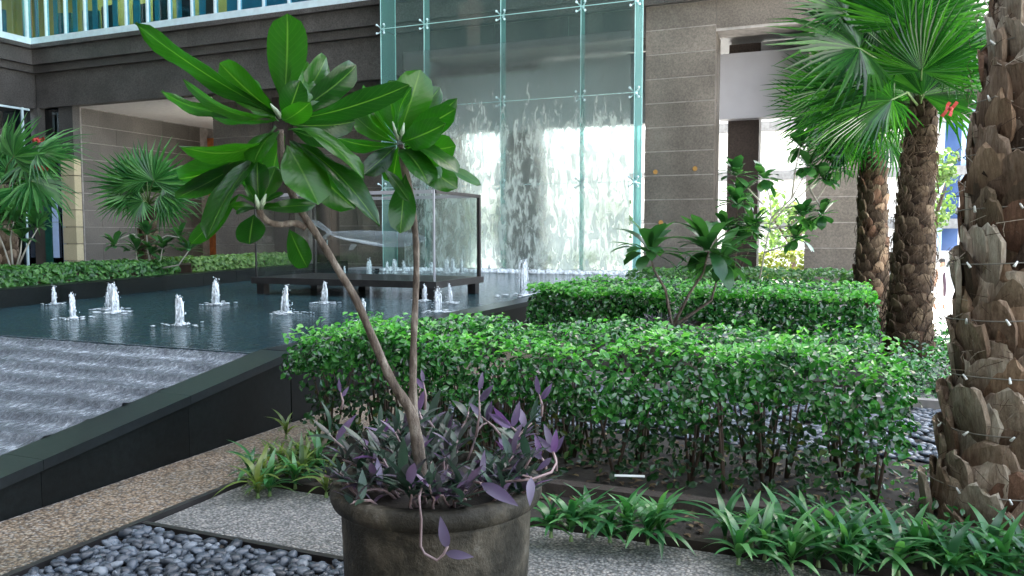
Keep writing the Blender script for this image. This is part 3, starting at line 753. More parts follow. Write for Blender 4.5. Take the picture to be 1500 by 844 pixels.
# furniture behind the upper windows
def chair(x, y, rz, m, lab):
    t = thing('lounge_chair', lab, 'chair', (x, y, 8.1), 'chairs behind the upper windows')
    R = Matrix.Rotation(rz, 4, 'Z')
    def pc(name, bx, mm):
        b = MB(); b.box(*bx); b.v = [tuple(R @ Vector(v)) for v in b.v]; obj(name, b.mesh(name, M[mm]), t, world=False)
    pc('seat', (-.3, .3, -.3, .28, .36, .5), m); pc('backrest', (-.3, .3, .28, .38, .36, 1.15), m)
    for sx in (-.27, .23):
        for sy in (-.27, .24): pc('leg', (sx, sx + .04, sy, sy + .04, 0, .36), 'steel_dark')
for k, (x, y, m) in enumerate([(-25.4, .55, 'teal'), (-24.3, .7, 'teal'), (-23.1, .5, 'charcoal'), (-22.0, .8, 'charcoal'), (-20.9, .6, 'charcoal'), (-19.8, .55, 'charcoal'), (-18.9, .7, 'charcoal')]):
    chair(x, FY + y, math.pi + ru(-.4, .4), m, ('teal' if m == 'teal' else 'dark') + ' lounge chair standing behind the upper storey windows')
# added glowing discs standing for lamp reflections on the right pier
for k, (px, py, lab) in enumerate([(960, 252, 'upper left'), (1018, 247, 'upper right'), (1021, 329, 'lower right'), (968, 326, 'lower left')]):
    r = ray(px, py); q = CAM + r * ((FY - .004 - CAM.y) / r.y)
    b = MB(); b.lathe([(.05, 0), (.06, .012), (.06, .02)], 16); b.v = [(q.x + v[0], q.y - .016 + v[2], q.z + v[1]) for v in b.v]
    t = thing('glow_disc', 'small round glowing disc standing for an amber reflection on the right granite pier, the %s of four' % lab, 'painted reflection', q, 'amber reflections on the granite pier')
    b.build('lens', M['amber'], t, True)  # face of the disc, emission in place of a reflection

# ---- left wing
lw = thing('side_wing', 'left wing with teal upper windows over dark stone bands and a glazed shopfront', 'building', (-27, 10, 0))
LX = -26.62
MB().box(-34, LX, -20, 28, 11.4, 40).build('tower', M['granite_grey'], lw)
for k in range(12):
    y1 = FY + .25 - k * 2.4; y0 = y1 - 2.394
    MB().box(-28, LX + .424, y0, y1, 7.983, 8.123).build('stone_ledge', M['granite_grey'], lw)
    MB().box(-28, LX + .284, y0, y1, 7.463, 7.981).build('stone_fascia', M['granite_grey'], lw)
    MB().box(-28, LX + .144, y0, y1, 7.208, 7.460).build('stone_band', M['granite_grey'], lw)
    MB().box(-28, LX + .004, y0, y1, 5.99, 7.205).build('stone_frieze', M['granite_grey'], lw)
MB().box(-34, -26.48, 20.44, 28, 0, 8.08).build('back_wall', M['dark_room'], lw)
MB().box(-26.9, -26.42, 20.02, 20.30, 3.45, 6.0).build('shop_fascia', M['granite_grey'], lw)
MB().box(-26.42, -25.62, 20.30, 20.43, 3.6, 6.0).build('shop_transom', M['win_dark'], lw)
MB().box(LX + .22, LX + .36, -10, FY - .36, UZ0, UZ0 + .22).build('window_sill', M['white_metal'], lw)
y = FY - .45
while y > 6:
    MB().box(LX + .2, LX + .34, y - .03, y + .03, UZ0 + .22, UZ1).build('mullion', M['white_metal'], lw)
    MB().box(LX + .25, LX + .27, y - .9, y - .032, UZ0 + .22, UZ1).build('window_pane', M['win'], lw)
    y -= .93
MB().box(-30, -29.9, 0, 22.6, 8.1, 11.4).build('room_wall', M['ochre'], lw)
MB().box(-29.9, -26.41, FY + 2.41, FY + 2.51, 8.1, 11.4).build('room_wall', M['ochre'], lw)
MB().box(-29.9, -26.41, 20.01, FY + 2.4, 8.0, 8.1).build('room_floor', M['dark_room'], lw)
MB().box(-29.9, -26.41, 20.01, FY + 2.4, 11.25, 11.39).build('room_ceiling', M['plaster'], lw)
MB().box(-30, LX + .1, 0, 20, 8.0, 8.1).build('room_floor', M['dark_room'], lw)
MB().box(-30, LX, 0, 20, 11.25, 11.39).build('room_ceiling', M['plaster'], lw)
for y in (18.7, 17.4, 16.1):
    MB().box(-28.6, -28.0, y - .3, y + .3, 11.2, 11.24).build('ceiling_lamp', M['lamp'], lw)
for k, y in enumerate((19.0, 18.0, 17.1)):
    chair(-27.2, y, -math.pi / 2, 'teal', 'teal lounge chair behind the upper windows of the side wing')
# shopfront
MB().box(-31, -30.9, 0, 20.4, 0, 6).build('shop_wall', M['red_wood'], lw)
sf = MB().box(LX - .10, LX - .08, 4, 19.95, .15, 6.0).build('shop_window', M['win_dark'], lw)
b = MB()
y = 19.6
while y > 4: b.box(LX - .12, LX - .02, y, y + .06, .15, 6.0); y -= 1.3
for z in (.15, 2.6, 5.9): b.box(LX - .11, LX - .03, 4, 19.9, z, z + .07)
b.build('window_frame', M['white_metal'], sf)
sd = MB().box(LX - .02, -25.62, 20.36, 20.40, 0, 3.4).build('shop_door', M['win_dark'], lw)
MB().box(LX, -26.3, 20.28, 20.34, 0, 3.6).build('door_jamb', M['green_frame'], sd)
MB().box(-26.24, -25.98, 20.29, 20.34, .7, 3.3).build('banner', M['banner'], sd)
MB().box(-25.72, -25.62, 20.29, 20.34, .4, 3.5).build('banner_edge', M['blue_pale'], sd)

# added unseen building behind the viewer, blocking sky light from that side
cb = thing('sky_blocking_building', 'added unseen granite building with rows of dark windows, blocking sky light behind the viewer', 'building', (-10, -13, 0))
MB().box(-34, 14, -20, -13, 0, 46).build('wall', M['granite'], cb)
for r in range(11):
    for k in range(16):
        x = -32 + k * 2.9; MB().box(x, x + 1.9, -12.99, -12.95, 1.2 + r * 4.1, 3.8 + r * 4.1).build('sky_blocker_window', M['win_dark'], cb)

# ================================================================== GLASS WATER WALL
GY = 18.9
gw = thing('glass_water_wall', 'tall teal glass wall on spider fittings with water running down its face', 'glass wall', (-8.1, GY, .6))
GXs = [-11.62, -10.3, -8.1, -5.98, -4.64]; GZs = [.62, 2.79, 4.9, 7.05, 9.2, 11.35]
for i in range(4):
    for j in range(5):
        MB().box(GXs[i] + .008, GXs[i + 1] - .008, GY, GY + .02, GZs[j] + .008, GZs[j + 1] - .008).build('glass_panel', M['curtain'], gw)
for xx in (GXs[0], GXs[-1]):
    for j in range(5):
        MB().box(xx - .01, xx + .01, GY + .03, FY - .45, GZs[j] + .008, GZs[j + 1] - .008).build('side_panel', M['fin'], gw)
for xx in GXs:
    MB().box(xx - .012, xx + .012, GY + .03, GY + .30, .62, 11.35).build('glass_fin', M['fin'], gw)
    MB().box(xx - .007, xx + .007, GY - .004, GY + .02, .62, 11.35).build('panel_joint', M['edge'], gw)
for xx in (GXs[0] - .0, GXs[-1]):
    MB().box(xx - .018, xx + .018, FY - .47, FY - .43, .62, 11.35).build('wall_channel', M['edge'], gw)
for z in GZs[1:-1]:
    MB().box(GXs[0], GXs[-1], GY - .003, GY + .018, z - .007, z + .007).build('panel_joint', M['edge'], gw)
b = MB()
for sx in (-1, 1):
    for sz in (-1, 1):
        b.tube([(0, .12, 0), (sx * .09, .05, sz * .09), (sx * .11, -.02, sz * .11)], [.022, .016, .014], 6)
        b.blob((sx * .11, -.02, sz * .11), .032, 8, 4, 0)
b.blob((0, .12, 0), .055, 8, 5, 0)
spm = b.mesh('spider_fitting', M['white_metal'], True)
for xx in GXs:
    for z in GZs[1:-1]: obj('spider_fitting', spm, gw, loc=(xx, GY, z))
ws = MB().box(-10.9, -4.72, GY - .075, GY - .05, .63, 6.35)
ws.build('water_sheet', M['fall'], gw)

# ================================================================== GLASS BOX WITH SCULPTURE
BX0, BX1, BY0, BY1 = -8.70, -5.47, 10.3, 11.85
pf = thing('glass_box', 'clear glass display box in a dark steel frame on a platform in the pool', 'display box', ((BX0 + BX1) / 2, (BY0 + BY1) / 2, .56))
MB().box(BX0 - .06, BX1 + .06, BY0 - .06, BY1 + .06, .73, .83).build('platform', M['steel_dark'], pf)
for x, y in ((BX0, BY0), (BX1 - .14, BY0), (BX0, BY1 - .14), (BX1 - .14, BY1 - .14), (BX0 + 1.0, BY1 - .14), (BX0 + 2.1, BY1 - .14)):
    MB().box(x, x + .14, y, y + .14, .3, .729).build('leg', M['steel_dark'], pf)
TZ = 2.16
for x, y in ((BX1, BY0), (BX1, BY1), (BX0, BY1), (BX0, BY0)):
    pw_ = .012 if y == BY0 else .026
    MB().box(x - pw_, x + pw_, y - pw_, y + pw_, .831, TZ).build('post', M['panel_grey' if (y == BY0 and x == BX1) else 'steel_dark'], pf)
for (x0, x1, y0, y1) in ((BX0, BX1, BY0 - .02, BY0 + .02), (BX0, BX1, BY1 - .02, BY1 + .02)):
    MB().box(x0 + .03, x1 - .03, y0, y1, TZ - .05, TZ).build('top_rail', M['panel_grey'], pf)
for x in (BX0, BX1): MB().box(x - .025, x + .025, BY0 + .03, BY1 - .03, TZ - .05, TZ).build('top_rail', M['steel_dark'], pf)
MB().box(BX0 + .03, BX1 - .03, BY0 - .006, BY0 + .006, .832, TZ - .052).build('glass_pane', M['box_glass'], pf)
MB().box(BX0 + .03, BX1 - .03, BY1 - .006, BY1 + .006, .832, TZ - .052).build('glass_pane', M['box_glass'], pf)
MB().box(BX1 - .006, BX1 + .006, BY0 + .03, BY1 - .03, .832, TZ - .052).build('glass_pane', M['box_glass'], pf)
MB().box(BX0 - .006, BX0 + .006, BY0 + .03, BY1 - .03, .832, TZ - .052).build('glass_pane', M['box_glass'], pf)
# clear fish
fy = 11.05
def FP(px, py):
    r = ray(px, py); return CAM + r * ((fy - CAM.y) / r.y)
b = MB()
axis = [FP(478, 340), FP(490, 343), FP(505, 345), FP(530, 347), FP(560, 350), FP(590, 351), FP(610, 350), FP(624, 350)]
hts = [.012, .045, .075, .11, .13, .12, .08, .02]; n = 14; vs = []
for p, h in zip(axis, hts):
    for j in range(n):
        q = 2 * math.pi * j / n; vs.append((p.x, p.y + math.cos(q) * h * .8, p.z + math.sin(q) * h))
fs = [(i * n + j, (i + 1) * n + j, (i + 1) * n + (j + 1) % n, i * n + (j + 1) % n) for i in range(len(axis) - 1) for j in range(n)] + [tuple(range(n - 1, -1, -1)), tuple(range((len(axis) - 1) * n, len(axis) * n))]
b.add(vs, fs)
fi = thing('fish_sculpture', 'clear glass fish hanging level inside the glass box', 'sculpture', axis[3])
b.build('fish_body', M['clear'], fi, True)
def fin(poly, th=.02):
    b = MB(); pts = [FP(*q) for q in poly]; b.add([(p.x, fy - th, p.z) for p in pts] + [(p.x, fy + th, p.z) for p in pts],
        [tuple(range(len(pts))), tuple(range(2 * len(pts) - 1, len(pts) - 1, -1))] + [(i, len(pts) + i, len(pts) + (i + 1) % len(pts), (i + 1) % len(pts)) for i in range(len(pts))])
    return b
fin([(480, 341), (462, 330), (456, 322), (466, 324), (482, 336), (486, 342), (476, 350), (467, 352)]).build('tail', M['clear'], fi)
fin([(515, 357), (523, 358), (516, 366), (511, 367)]).build('side_fin', M['clear'], fi)
b = MB(); pts = [FP(x, y) for x, y in ((560, 343), (560, 288))]; b.tube(pts, .004, 5); b.build('hanging_wire', M['white_metal'], fi)

# ================================================================== OUTSIDE, BEYOND THE PORTALS
def crown_tree(name, lab, loc, h, r, mt, n=900, leaf=.35, trunk_r=.16, grp=None):
    t = thing(name, lab, 'tree', loc, grp); x, y, z = loc
    b = MB(); b.tube([(x, y, z), (x + .1, y, z + h * .3), (x, y + .1, z + h * .6)], [trunk_r, trunk_r * .8, trunk_r * .5], 8)
    for k in range(6):
        a = ru(0, 6.28); b.tube([(x, y, z + h * .45), (x + math.cos(a) * r * .4, y + math.sin(a) * r * .4, z + h * .65), (x + math.cos(a) * r * .7, y + math.sin(a) * r * .7, z + h * .8)], [trunk_r * .4, .05, .03], 5)
    b.build('trunk', M['twig'], t, True)
    pts = []; cl = [(Vector((x + ru(-r, r) * .7, y + ru(-r, r) * .7, z + h * ru(.5, .95))), r * ru(.3, .5)) for _ in range(13)]
    for k in range(n):
        c, cr = random.choice(cl); d = Vector((random.gauss(0, 1), random.gauss(0, 1), random.gauss(0, 1))).normalized()
        pts.append((c + d * cr * ru(.55, 1.05), d))
    o = scatter_leaves(pts, leaf).build('crown', mt, t); o['kind'] = 'stuff'; return t
fb = thing('pale_building', 'white building with grey concrete bands beyond the right portal', 'building', (-1, 52, -1))
MB().box(-9, 9, 52, 60, -1, 16).build('wall', M['plaster'], fb)
for z in (1.9, 4.9, 7.9, 10.9): MB().box(-9.1, 9, 51.6, 51.99, z, z + .55).build('concrete_band', M['slab_grey'], fb)
fb2 = thing('pale_building', 'long white building behind the water wall, blurred by the water', 'building', (-30, 62, -1))
MB().box(-60, -11, 62, 70, -1, 9).build('wall', M['plaster'], fb2)
for z in (2.4, 6): MB().box(-60.1, -11, 61.7, 61.99, z, z + .35).build('concrete_band', M['slab_grey'], fb2)
crown_tree('street_tree', 'sunlit green tree outside the right portal before the pale building', (P(1160, 345, 36).x, P(1160, 345, 36).y, -1), 4.4, 1.5, M['sunny_leaf'], 420, .3)
q = P(712, 345, 44); crown_tree('street_tree', 'green tree beyond the left end of the water wall', (q.x, q.y, -1), 4.4, 1.2, M['tree_dark'], 420, .35)
q = P(893, 345, 44); crown_tree('street_tree', 'green tree beyond the right end of the water wall', (q.x, q.y, -1), 5.0, 1.3, M['tree_dark'], 260, .35)
q = P(1365, 345, 36); crown_tree('street_tree', 'light green tree seen in the gap between two palm trunks', (q.x, q.y, -1), 6.2, 1.2, M['sunny_leaf'], 600, .3)
def hedge_box(name, lab, x0, x1, y0, y1, z0, z1, mt, n, leaf, grp=None, stems=0, singles=0, soft=.05, toplit=.22):
    t = thing(name, lab, 'hedge', ((x0 + x1) / 2, (y0 + y1) / 2, 0), grp); pts = []
    for k in range(n):
        f = random.random(); x, y, z = ru(x0, x1), ru(y0, y1), ru(z0, z1)
        d = Vector((0, 0, 1))
        if f < .45: z = z1 + ru(-.07, .03); d = Vector((ru(-.4, .4), -.35, 1))
        elif f < .78: y = y0 + ru(-.05, .08); d = Vector((0, -1, .5)); z = z0 + (z1 - z0) * ru(0, 1) ** .75
        elif f < .84: x = random.choice((x0, x1)) + ru(-.05, .05); d = Vector((1 if x > (x0 + x1) / 2 else -1, 0, .4))
        w = soft * noise.noise((x * 2.1, y * 2.1, z * 2.1))
        ex = min(x - x0, x1 - x); ey = min(y - y0, y1 - y)
        rd = max(0, .16 - ex) * .5 + max(0, .14 - ey) * .6
        pts.append((Vector((x, y + w, z + w - (rd if z > (z0 + z1) / 2 else 0))), d))
    sing = []
    if toplit:
        fp_ = []
        for k in range(int(n * toplit)):
            x, y = ru(x0, x1), ru(y0, y1) if rnd() < .6 else y0 + ru(-.06, .12)
            w = soft * noise.noise((x * 2.1, y * 2.1, z1 * 2.1)); fp_.append((Vector((x, y, z1 + w + ru(-.05, .055))), Vector((0, -.3, 1))))
        o = scatter_leaves(fp_, leaf * .9).build('toplit_leaves', M['toplit'], t); o['kind'] = 'stuff'  # paler top leaves, light from above put into their colour
    if singles:
        fr = [i for i, (p, d) in enumerate(pts) if d.z > .3 and seen(p, 0) and (p.z > z1 - .15 or p.y < y0 + .08)]
        fr.sort(key=lambda i: (pts[i][0] - CAM).length); sing = random.sample(fr[:singles * 4], min(singles, len(fr)))
    ss = set(sing)
    o = scatter_leaves([p for i, p in enumerate(pts) if i not in ss], leaf).build('foliage', mt, t); o['kind'] = 'stuff'
    if singles:
        ms = [leaf_mesh('leaf', 1, .56, mt, 'ellip', 4, .06, .3, 0, 1) for _ in range(4)]
        for i in sing:
            p, d = pts[i]; nn = (d + Vector((ru(-1, 1), ru(-1, 1), ru(-.3, .8))) * .6).normalized()
            yd = nn.cross(Vector((ru(-1, 1), ru(-1, 1), ru(-1, 1)))).normalized()
            o = obj('leaf', random.choice(ms), t, world=False)
            place(o, Matrix.Translation(-wpos(t)) @ frame(p + nn * .012, yd, nn) @ Matrix.Scale(leaf * ru(.75, 1.15), 4))
    if stems:
        for k in range(stems):
            x = ru(x0 + .1, x1 - .1); y = ru(y0 + .1, y1 - .1); b = MB()
            for j in range(3):
                a = ru(0, 6.28); r = ru(.05, .16)
                b.tube([(x, y, 0.02), (x + r * .4 * math.cos(a), y + r * .4 * math.sin(a), z0 * .5), (x + r * math.cos(a), y + r * math.sin(a), z0 + .12)], [.011, .009, .005], 5)
            b.build('stem', M['twig'], t, True)
    return t
q0, q1 = P(1128, 372, 30), P(1182, 372, 30)
hedge_box('hedge', 'yellow green sunlit clipped hedge outside the right portal', q0.x - .4, q1.x + .3, q0.y, q0.y + 1.5, -.9, .85, M['yellow_leaf'], 900, .22, toplit=0)
q0, q1 = P(800, 372, 34), P(915, 372, 34)
hedge_box('hedge', 'dark green hedge outside, blurred behind the right half of the water wall', q0.x, q1.x, q0.y, q0.y + 1.5, -.9, .75, M['tree_dark'], 700, .25, toplit=0)
# blue glazed building right
bb0 = P(1373, 345, 46)
gb = thing('blue_glass_building', 'blue glazed building front seen between the palm trunks', 'building', (bb0.x, bb0.y, -1))
x0 = bb0.x; y0 = bb0.y
MB().box(x0, x0 + 9, y0 + .1, y0 + 6, -1, .62).build('plinth', M['plaster'], gb)
MB().box(x0, x0 + .22, y0, y0 + 6, .62, 9).build('corner_post', M['blue_frame'], gb)
MB().box(x0 + .22, x0 + 1.05, y0 + .12, y0 + 6, .62, 9).build('glass_panel', M['blue_glass'], gb)
MB().box(x0 + 1.05, x0 + 2.2, y0 + .02, y0 + 6, 3.7, 9).build('glass_panel', M['blue_pale'], gb)
MB().box(x0 + 1.05, x0 + 9, y0 + .3, y0 + 6, .62, 3.7).build('wall', M['plaster'], gb)
# person walking on the plaza
def person():
    fp = P(1378, 453, 26.5); fp.z = -1.0
    t = thing('person', 'person in pale clothes with a long dark scarf walking on the bright plaza', 'person', fp)
    me = bpy.data.meshes.new('body')
    J = [(0, 0, .92, .13, .1), (0, 0, 1.12, .13, .09), (0, 0, 1.33, .16, .1), (0, 0, 1.47, .055, .055), (0, .0, 1.56, .075, .085), (0, 0, 1.66, .07, .08),
         (.17, 0, 1.38, .055, .055), (.21, .03, 1.12, .042, .042), (.2, -.06, .9, .032, .032), (.2, -.09, .8, .022, .034),
         (-.17, 0, 1.38, .055, .055), (-.21, -.03, 1.12, .042, .042), (-.2, .05, .9, .032, .032), (-.2, .08, .8, .022, .034),
         (.09, 0, .86, .085, .085), (.1, -.08, .48, .058, .058), (.1, .02, .09, .04, .04), (.1, -.12, .03, .035, .03),
         (-.09, 0, .86, .085, .085), (-.1, .08, .48, .058, .058), (-.1, .2, .1, .04, .04), (-.1, .1, .03, .035, .03)]
    E = [(0, 1), (1, 2), (2, 3), (3, 4), (4, 5), (2, 6), (6, 7), (7, 8), (8, 9), (2, 10), (10, 11), (11, 12), (12, 13), (0, 14), (14, 15), (15, 16), (16, 17), (0, 18), (18, 19), (19, 20), (20, 21)]
    me.from_pydata([j[:3] for j in J], E, []); me.materials.append(M['skin'])
    o = obj('body', me, t, world=False)
    sk = o.modifiers.new('skin', 'SKIN'); ss = o.modifiers.new('sub', 'SUBSURF'); ss.levels = 1; ss.render_levels = 1
    for i, j in enumerate(J): me.skin_vertices[0].data[i].radius = (j[3], j[4])
    me.skin_vertices[0].data[0].use_root = True
    b = MB(); b.lathe([(.24, .22), (.22, .5), (.19, .9), (.165, 1.1), (.2, 1.36), (.09, 1.46)], 18); obj('dress', b.mesh('dress', M['cloth_w'], True), t, world=False)
    b = MB(); b.blob((0, .02, 1.66), (.095, .105, .105), 10, 7, .08); b.v = [v for v in b.v]; obj('hair', b.mesh('hair', M['hair'], True), t, world=False)
    b = MB(); b.tube([(-.02, -.13, 1.4), (-.05, -.2, 1.1), (-.03, -.22, .8), (-.05, -.24, .5)], [.03, .05, .05, .04], 6); obj('scarf', b.mesh('scarf', M['cloth_d'], True), t, world=False)
    t.rotation_euler = (0, 0, .5)
person()

# ================================================================== HEDGES IN THE GARDEN
hedge_box('hedge', 'glossy bright green hedge just behind the big pot, on thin bare stems', -3.5, .33, 4.42, 5.5, .47, .85, M['hedge'], 9500, .052, stems=70, singles=280, soft=.12)
# sparse lower leaves of that hedge, shade put into a darker leaf colour
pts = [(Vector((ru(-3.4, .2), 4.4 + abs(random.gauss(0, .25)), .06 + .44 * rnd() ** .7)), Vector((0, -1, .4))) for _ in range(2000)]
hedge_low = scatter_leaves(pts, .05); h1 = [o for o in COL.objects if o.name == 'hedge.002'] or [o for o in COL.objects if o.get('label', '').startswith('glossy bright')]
o = hedge_low.build('lower_foliage', M['hedge_shade'], [o for o in COL.objects if o.get('label', '').startswith('glossy bright')][0]); o['kind'] = 'stuff'
hedge_box('hedge', 'green hedge beside the pool wall, left of the purple plants in the second row', -3.45, -1.72, 8.85, 11.2, .3, .86, M['hedge'], 5000, .075, stems=14)
hedge_box('hedge', 'darker green hedge in front of the palm trunks, right of the purple plants', -1.62, .36, 8.85, 11.2, .3, .87, M['hedge'], 4600, .075, stems=14)
hedge_box('hedge', 'low hedge strip at the back of the bed below the right portal', -3.3, .6, 12.8, 14.2, .2, .92, M['hedge_far'], 4200, .09, toplit=0)
hz0, hz1 = G(-20, 440, .6), G(365, 405, .6)
def left_hedge(lab, ya, yb, mt, n):
    t = thing('hedge', lab, 'hedge', (lx((ya + yb) / 2) - .9, (ya + yb) / 2, .6)); pts = []
    for k in range(n):
        yy = ru(ya, yb); f = rnd(); xx = lx(yy) - .34 - ru(0, 1.0); z = ru(.62, 1.02)
        if f < .5: z = 1.03 + ru(-.05, .03); d = Vector((.2, 0, 1))
        else: xx = lx(yy) - .36 + ru(-.08, .05); d = Vector((1, -.2, .4))
        pts.append((Vector((xx, yy, z + .04 * noise.noise((xx, yy * 1.4, z)))), d))
    o = scatter_leaves(pts, .10).build('foliage', mt, t); o['kind'] = 'stuff'
    MB().prism([(lx(ya) - 1.3, ya), (lx(ya) - .4, ya), (lx(yb) - .4, yb), (lx(yb) - 1.3, yb)], .1, .93).build('branches', M['twig'], t)
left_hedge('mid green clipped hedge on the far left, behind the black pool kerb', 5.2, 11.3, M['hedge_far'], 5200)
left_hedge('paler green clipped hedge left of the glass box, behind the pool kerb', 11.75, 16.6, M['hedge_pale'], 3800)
MB().prism([(lx(2) - 9, 2), (lx(2) - .31, 2), (lx(18.7) - .31, 18.7), (lx(18.7) - 9, 18.7)], 0, .6).build('raised_bed', M['soil'], kind='structure')

pts = [(Vector((ru(-3.2, 4), ru(3.8, 5.6), .055 + .01 * rnd())), Vector((0, 0, 4))) for _ in range(1500)]
tag(scatter_leaves(pts, .055, spread=.4).build('fallen_leaves', M['litter']), 'brown fallen leaves littering the soil under the front hedge', 'fallen leaves', kind='stuff')
# timber edging and debris in the hedge bed
for k in range(5):
    a = -3.1 + k * 1.35
    tb = MB().box(a, a + 1.33, 4.12 + ru(-.01, .01), 4.22, .05, .125 + ru(-.02, .01)).build('bed_board', M['timber'], soil)
tag(MB().box(0, .17, 0, .012, 0, .05).build('paper_scrap', M['white_pl']), 'thin white scrap lying under the hedge behind the strap-leaved plants', 'scrap')
so_ = [o for o in COL.objects if o.name == 'paper_scrap'][0]; so_.location = P(900, 699, 4.5); so_.rotation_euler = (1.2, 0, .3)

# ================================================================== BIG POT WITH FRANGIPANI
PD = 2.985
pc = P(640, 700, PD); RIM = pc.z; PR = .40
pot = thing('plant_pot', 'big round dark clay pot with a thick rim standing on the black pebbles', 'plant pot', (pc.x, pc.y, 0))
MB().lathe([(.30, .02), (.335, .08), (.350, .25), (.358, RIM - .10), (.362, RIM - .075)], 48, (pc.x, pc.y, 0), .015).build('pot_body', M['pot'], pot, True)
MB().lathe([(.366, RIM - .075), (.388, RIM - .07), (.398, RIM - .045), (.398, RIM - .015), (.388, RIM), (.355, RIM + .002), (.345, RIM - .03), (.340, RIM - .06), (.02, RIM - .05)], 48, (pc.x, pc.y, 0), .01).build('pot_rim', M['pot'], pot, True)
MB().lathe([(.338, RIM - .05), (.3, RIM - .03), (.02, RIM - .02)], 32, (pc.x, pc.y, 0), .05).build('potting_soil', M['soil'], pot, True)

fr = thing('frangipani_tree', 'young frangipani with two bare leaning stems and big paddle leaves, growing in the big pot', 'tree', P(614, 690, PD))
def stem(pts, rad, name='stem', m='stem_br', parent=fr):
    ps = [P(*p) for p in pts]
    # smooth the path
    fine = []; rr = []
    for i in range(len(ps) - 1):
        p0, p1, p2, p3 = ps[max(i - 1, 0)], ps[i], ps[i + 1], ps[min(i + 2, len(ps) - 1)]
        for s in range(4):
            t = s / 4; fine.append(.5 * ((2 * p1) + (p2 - p0) * t + (2 * p0 - 5 * p1 + 4 * p2 - p3) * t * t + (3 * p1 - p0 - 3 * p2 + p3) * t ** 3))
            rr.append((rad[i] * (1 - t) + rad[i + 1] * t) * (1 + .06 * math.sin(len(fine) * 1.9)))
    fine.append(ps[-1]); rr.append(rad[-1])
    b = MB(); b.tube(fine, rr, 10); return b.build(name, M[m], parent, True)
stem([(618, 700, 2.99), (610, 640, 2.98), (600, 600, 2.97), (575, 560, 2.95), (552, 510, 2.93), (522, 440, 2.90), (495, 395, 2.89), (468, 350, 2.88), (440, 308, 2.87), (420, 265, 2.87), (412, 225, 2.87), (411, 190, 2.87)],
     [.026, .024, .020, .017, .0155, .014, .0135, .013, .0135, .014, .014, .010])
stem([(606, 612, 2.985), (605, 570, 3.0), (606, 500, 3.02), (609, 430, 3.04), (610, 370, 3.05), (606, 320, 3.05), (600, 280, 3.05), (592, 245, 3.05), (587, 212, 3.05)],
     [.019, .015, .013, .0125, .012, .0125, .014, .015, .010])
stem([(447, 334, 2.875), (432, 327, 2.85), (412, 329, 2.82), (393, 325, 2.79), (381, 312, 2.77), (378, 300, 2.76)], [.012, .012, .011, .011, .012, .008], 'branch')

